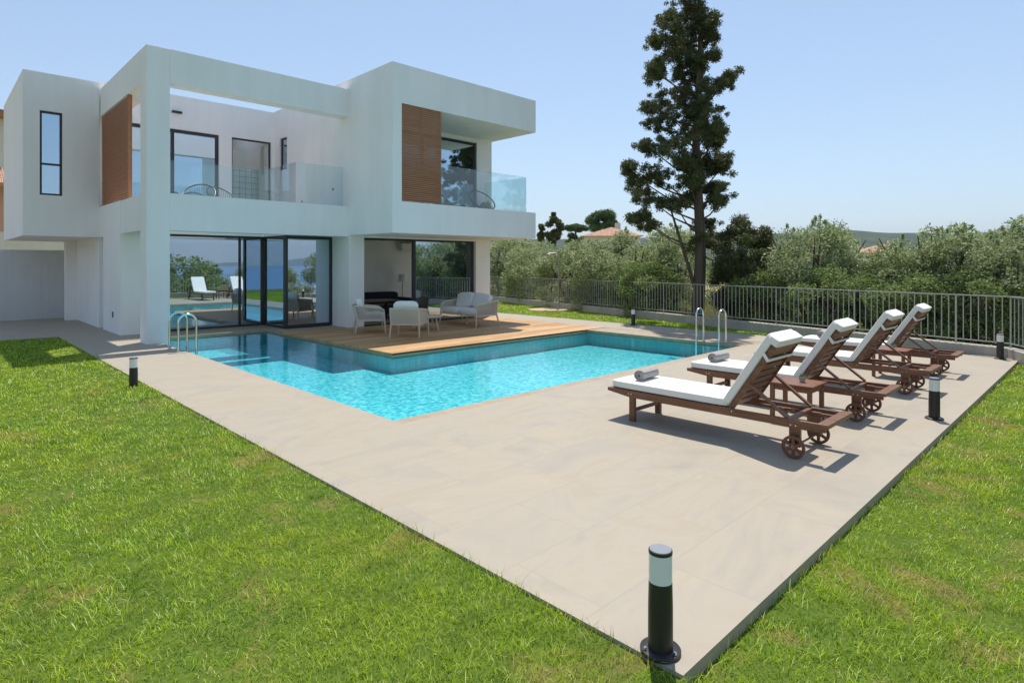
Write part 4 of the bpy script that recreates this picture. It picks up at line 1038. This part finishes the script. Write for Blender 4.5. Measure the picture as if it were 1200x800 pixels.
far_tree('umbrella_pine', 674, 70, sub_blobs((0, 0, 6.6), (1.7, 1.2, .3), 20, (.3, .55), 7, .5) + sub_blobs((-.8, 0, 5.3), (.9, .9, .5), 8, (.3, .5), 8), 'pine', 8000, .12, 'flat topped pine beside the narrow dark conifer', 6.4, 4)
far_tree('slim_cypress', 634, 75, sub_blobs((0, 0, 6.4), (.3, .3, 1.0), 12, (.25, .4), 8), 'cypress', 4000, .12, 'small slim conifer right next to the balcony edge', 6, 5)
def far_house(u, d, w, dp, hz, rh, m, lab, rz):
    x, y = ray(u, d); t = empty('tiled_roof_house', (x, y, 0), rz, lab, 'house'); b = MB(); b.box(-w / 2, w / 2, -dp / 2, dp / 2, -4, hz); b.build('wall', m, t)
    r = MB(); e = .35; r.add([(-w / 2 - e, -dp / 2 - e, hz), (w / 2 + e, -dp / 2 - e, hz), (w / 2 + e, dp / 2 + e, hz), (-w / 2 - e, dp / 2 + e, hz), (-w / 4, 0, hz + rh), (w / 4, 0, hz + rh)],
                     [(0, 1, 5, 4), (1, 2, 5), (2, 3, 4, 5), (3, 0, 4), (0, 3, 2, 1)]); ro_ = r.build('roof', M['tile'], t)
    c = MB(); c.box(-w * .2, -w * .2 + .5, -.9, -.4, hz + .2, hz + rh + .4); c.build('chimney', m, ro_)
    for k in (-1, 1): f_ = MB().box(k * w * .25 - .5, k * w * .25 + .5, -dp / 2 - .03, -dp / 2 + .0 - .003, hz - 1.9, hz - .7).build('window', M['frame'], t)
    return t
far_house(715, 58, 6.0, 5, 4.25, .9, M['cream'], 'low pale house with a terracotta roof seen above the olive trees', R(40))
far_house(1032, 60, 6.5, 5, 2.75, .85, M['cream'], 'small house with a terracotta roof half hidden by the right hand olives', R(25))
t = empty('salmon_house', (-3.3, 45, 0), 0, 'salmon coloured two storey house with tiled balcony roof peeping out at the left edge', 'house')
MB().box(-6, 7.3, 0, 9, -1, 6.3).build('wall', M['salmon'], t); r = MB(); r.add([(-6.6, -1.5, 6.2), (7.6, -1.5, 6.2), (7.6, .0, 7.2), (-6.6, .0, 7.2), (-6.6, -1.5, 6.0), (7.6, -1.5, 6.0), (7.6, 0, 7.0), (-6.6, 0, 7.0)], [(0, 1, 2, 3), (4, 7, 6, 5), (0, 4, 5, 1), (1, 5, 6, 2), (2, 6, 7, 3), (3, 7, 4, 0)]); r.build('roof', M['tile'], t)
MB().box(-6, 7.3, 1.0, 9, 6.3, 10.2).build('upper_wall', M['cream'], t); MB().box(-6.5, 7.6, .3, 9.5, 10.2, 10.6).build('eaves', M['screen'], t)
tw = MB(); tw.box(-4, -2.6, -.03, -.004, 2, 4); tw.box(2, 3.4, -.03, -.004, 2, 4); tw.build('window', M['frame'], t)
# white house on the slope towards the sea, mirrored in the glass
t = empty('white_house', (34, -33, -3.6), R(30), 'white flat roofed house lower on the slope, mirrored in the corner glass', 'house')
MB().box(-4, 4, -3, 3, -2, 2.6).build('wall', M['stucco'], t); tw = MB(); tw.box(-3, -1.6, 3.004, 3.04, .6, 1.8); tw.box(1, 2.4, 3.004, 3.04, .6, 1.8); tw.build('window', M['frame'], t)
# climbing plant on the garden wall, left
def ivy():
    t = empty('wall_shrub', (.9, 24.6, -.35), 0, 'leafy shrub showing above the grey garden wall at the left edge', 'shrub')
    bl = sub_blobs((0, 0, 2.2), (1.0, .5, .45), 14, (.2, .35), 2) + sub_blobs((-.3, 0, 1.0), (.8, .4, .8), 10, (.25, .4), 3)
    V, F = leaves(bl, 5000, .05, 3, 1.8, .4); npmesh('foliage', V, F, M['olive2'], t); MB().tube([(0, 0, 0), (0, 0, 2)], [.05, .02], 6).build('stem', M['bark'], t)
ivy()
# potted plant on the right balcony
t = empty('balcony_plant', (12.35, 13.75, 3.0), 0, 'leafy potted plant at the outer end of the right balcony behind glass', 'potted plant')
MB().lathe([(.12, 0), (.17, .3), (.15, .3)], n=20).build('pot', M['pot'], t, smooth=True)
bl = sub_blobs((0, 0, .5), (.15, .15, .14), 8, (.05, .1), 3); V, F = leaves(bl, 500, .03, 3, 3, .4); npmesh('leaves', V, F, M['olive'], t)
# dry grass under the olives
def dry():
    n = 26000; u = rng.uniform(560, 830, n); x = rng.uniform(15, 30, n); y = rng.uniform(4, 26, n); k = x > FX(y) + .35; x, y = x[k], y[k]; n = len(x)
    z = terrain_z(x, y); h = .18 + .35 * rng.random(n); w = .012 + .012 * rng.random(n); a = rng.random(n) * 6.28; ln = .15 * rng.normal(size=(2, n))
    b = np.stack([x, y, z], -1); S = np.stack([np.cos(a) * w, np.sin(a) * w, 0 * w], -1); T_ = b + np.stack([ln[0], ln[1], h], -1)
    V = np.stack([b - S, b + S, T_ + S * .2, T_ - S * .2], 1).reshape(-1, 3); i = np.arange(n) * 4
    o = npmesh('dry_grass', V, np.stack([i, i + 1, i + 2, i + 3], -1), M['dryplant']); tag(o, 'yellow dry grass under the olive trees beyond the railing', 'grass', kind='stuff')
dry()
for o in list(bpy.data.objects):
    if o.name.startswith('bar') and o.users == 0: bpy.data.objects.remove(o)

# ------------------------------------------------------------------ air between here and the hills
hz = bpy.data.materials.new('air'); hz.use_nodes = True; t = hz.node_tree; t.nodes.remove(t.nodes['Principled BSDF'])
pvn = t.nodes.new('ShaderNodeVolumePrincipled'); pvn.inputs['Color'].default_value = (.66, .72, .82, 1); pvn.inputs['Density'].default_value = .0001; pvn.inputs['Anisotropy'].default_value = .2
t.links.new(pvn.outputs[0], t.nodes['Material Output'].inputs['Volume'])
ho = MB().box(-15000, 15000, -15000, 15000, -44, 420).build('haze', hz); ho['kind'] = 'stuff'
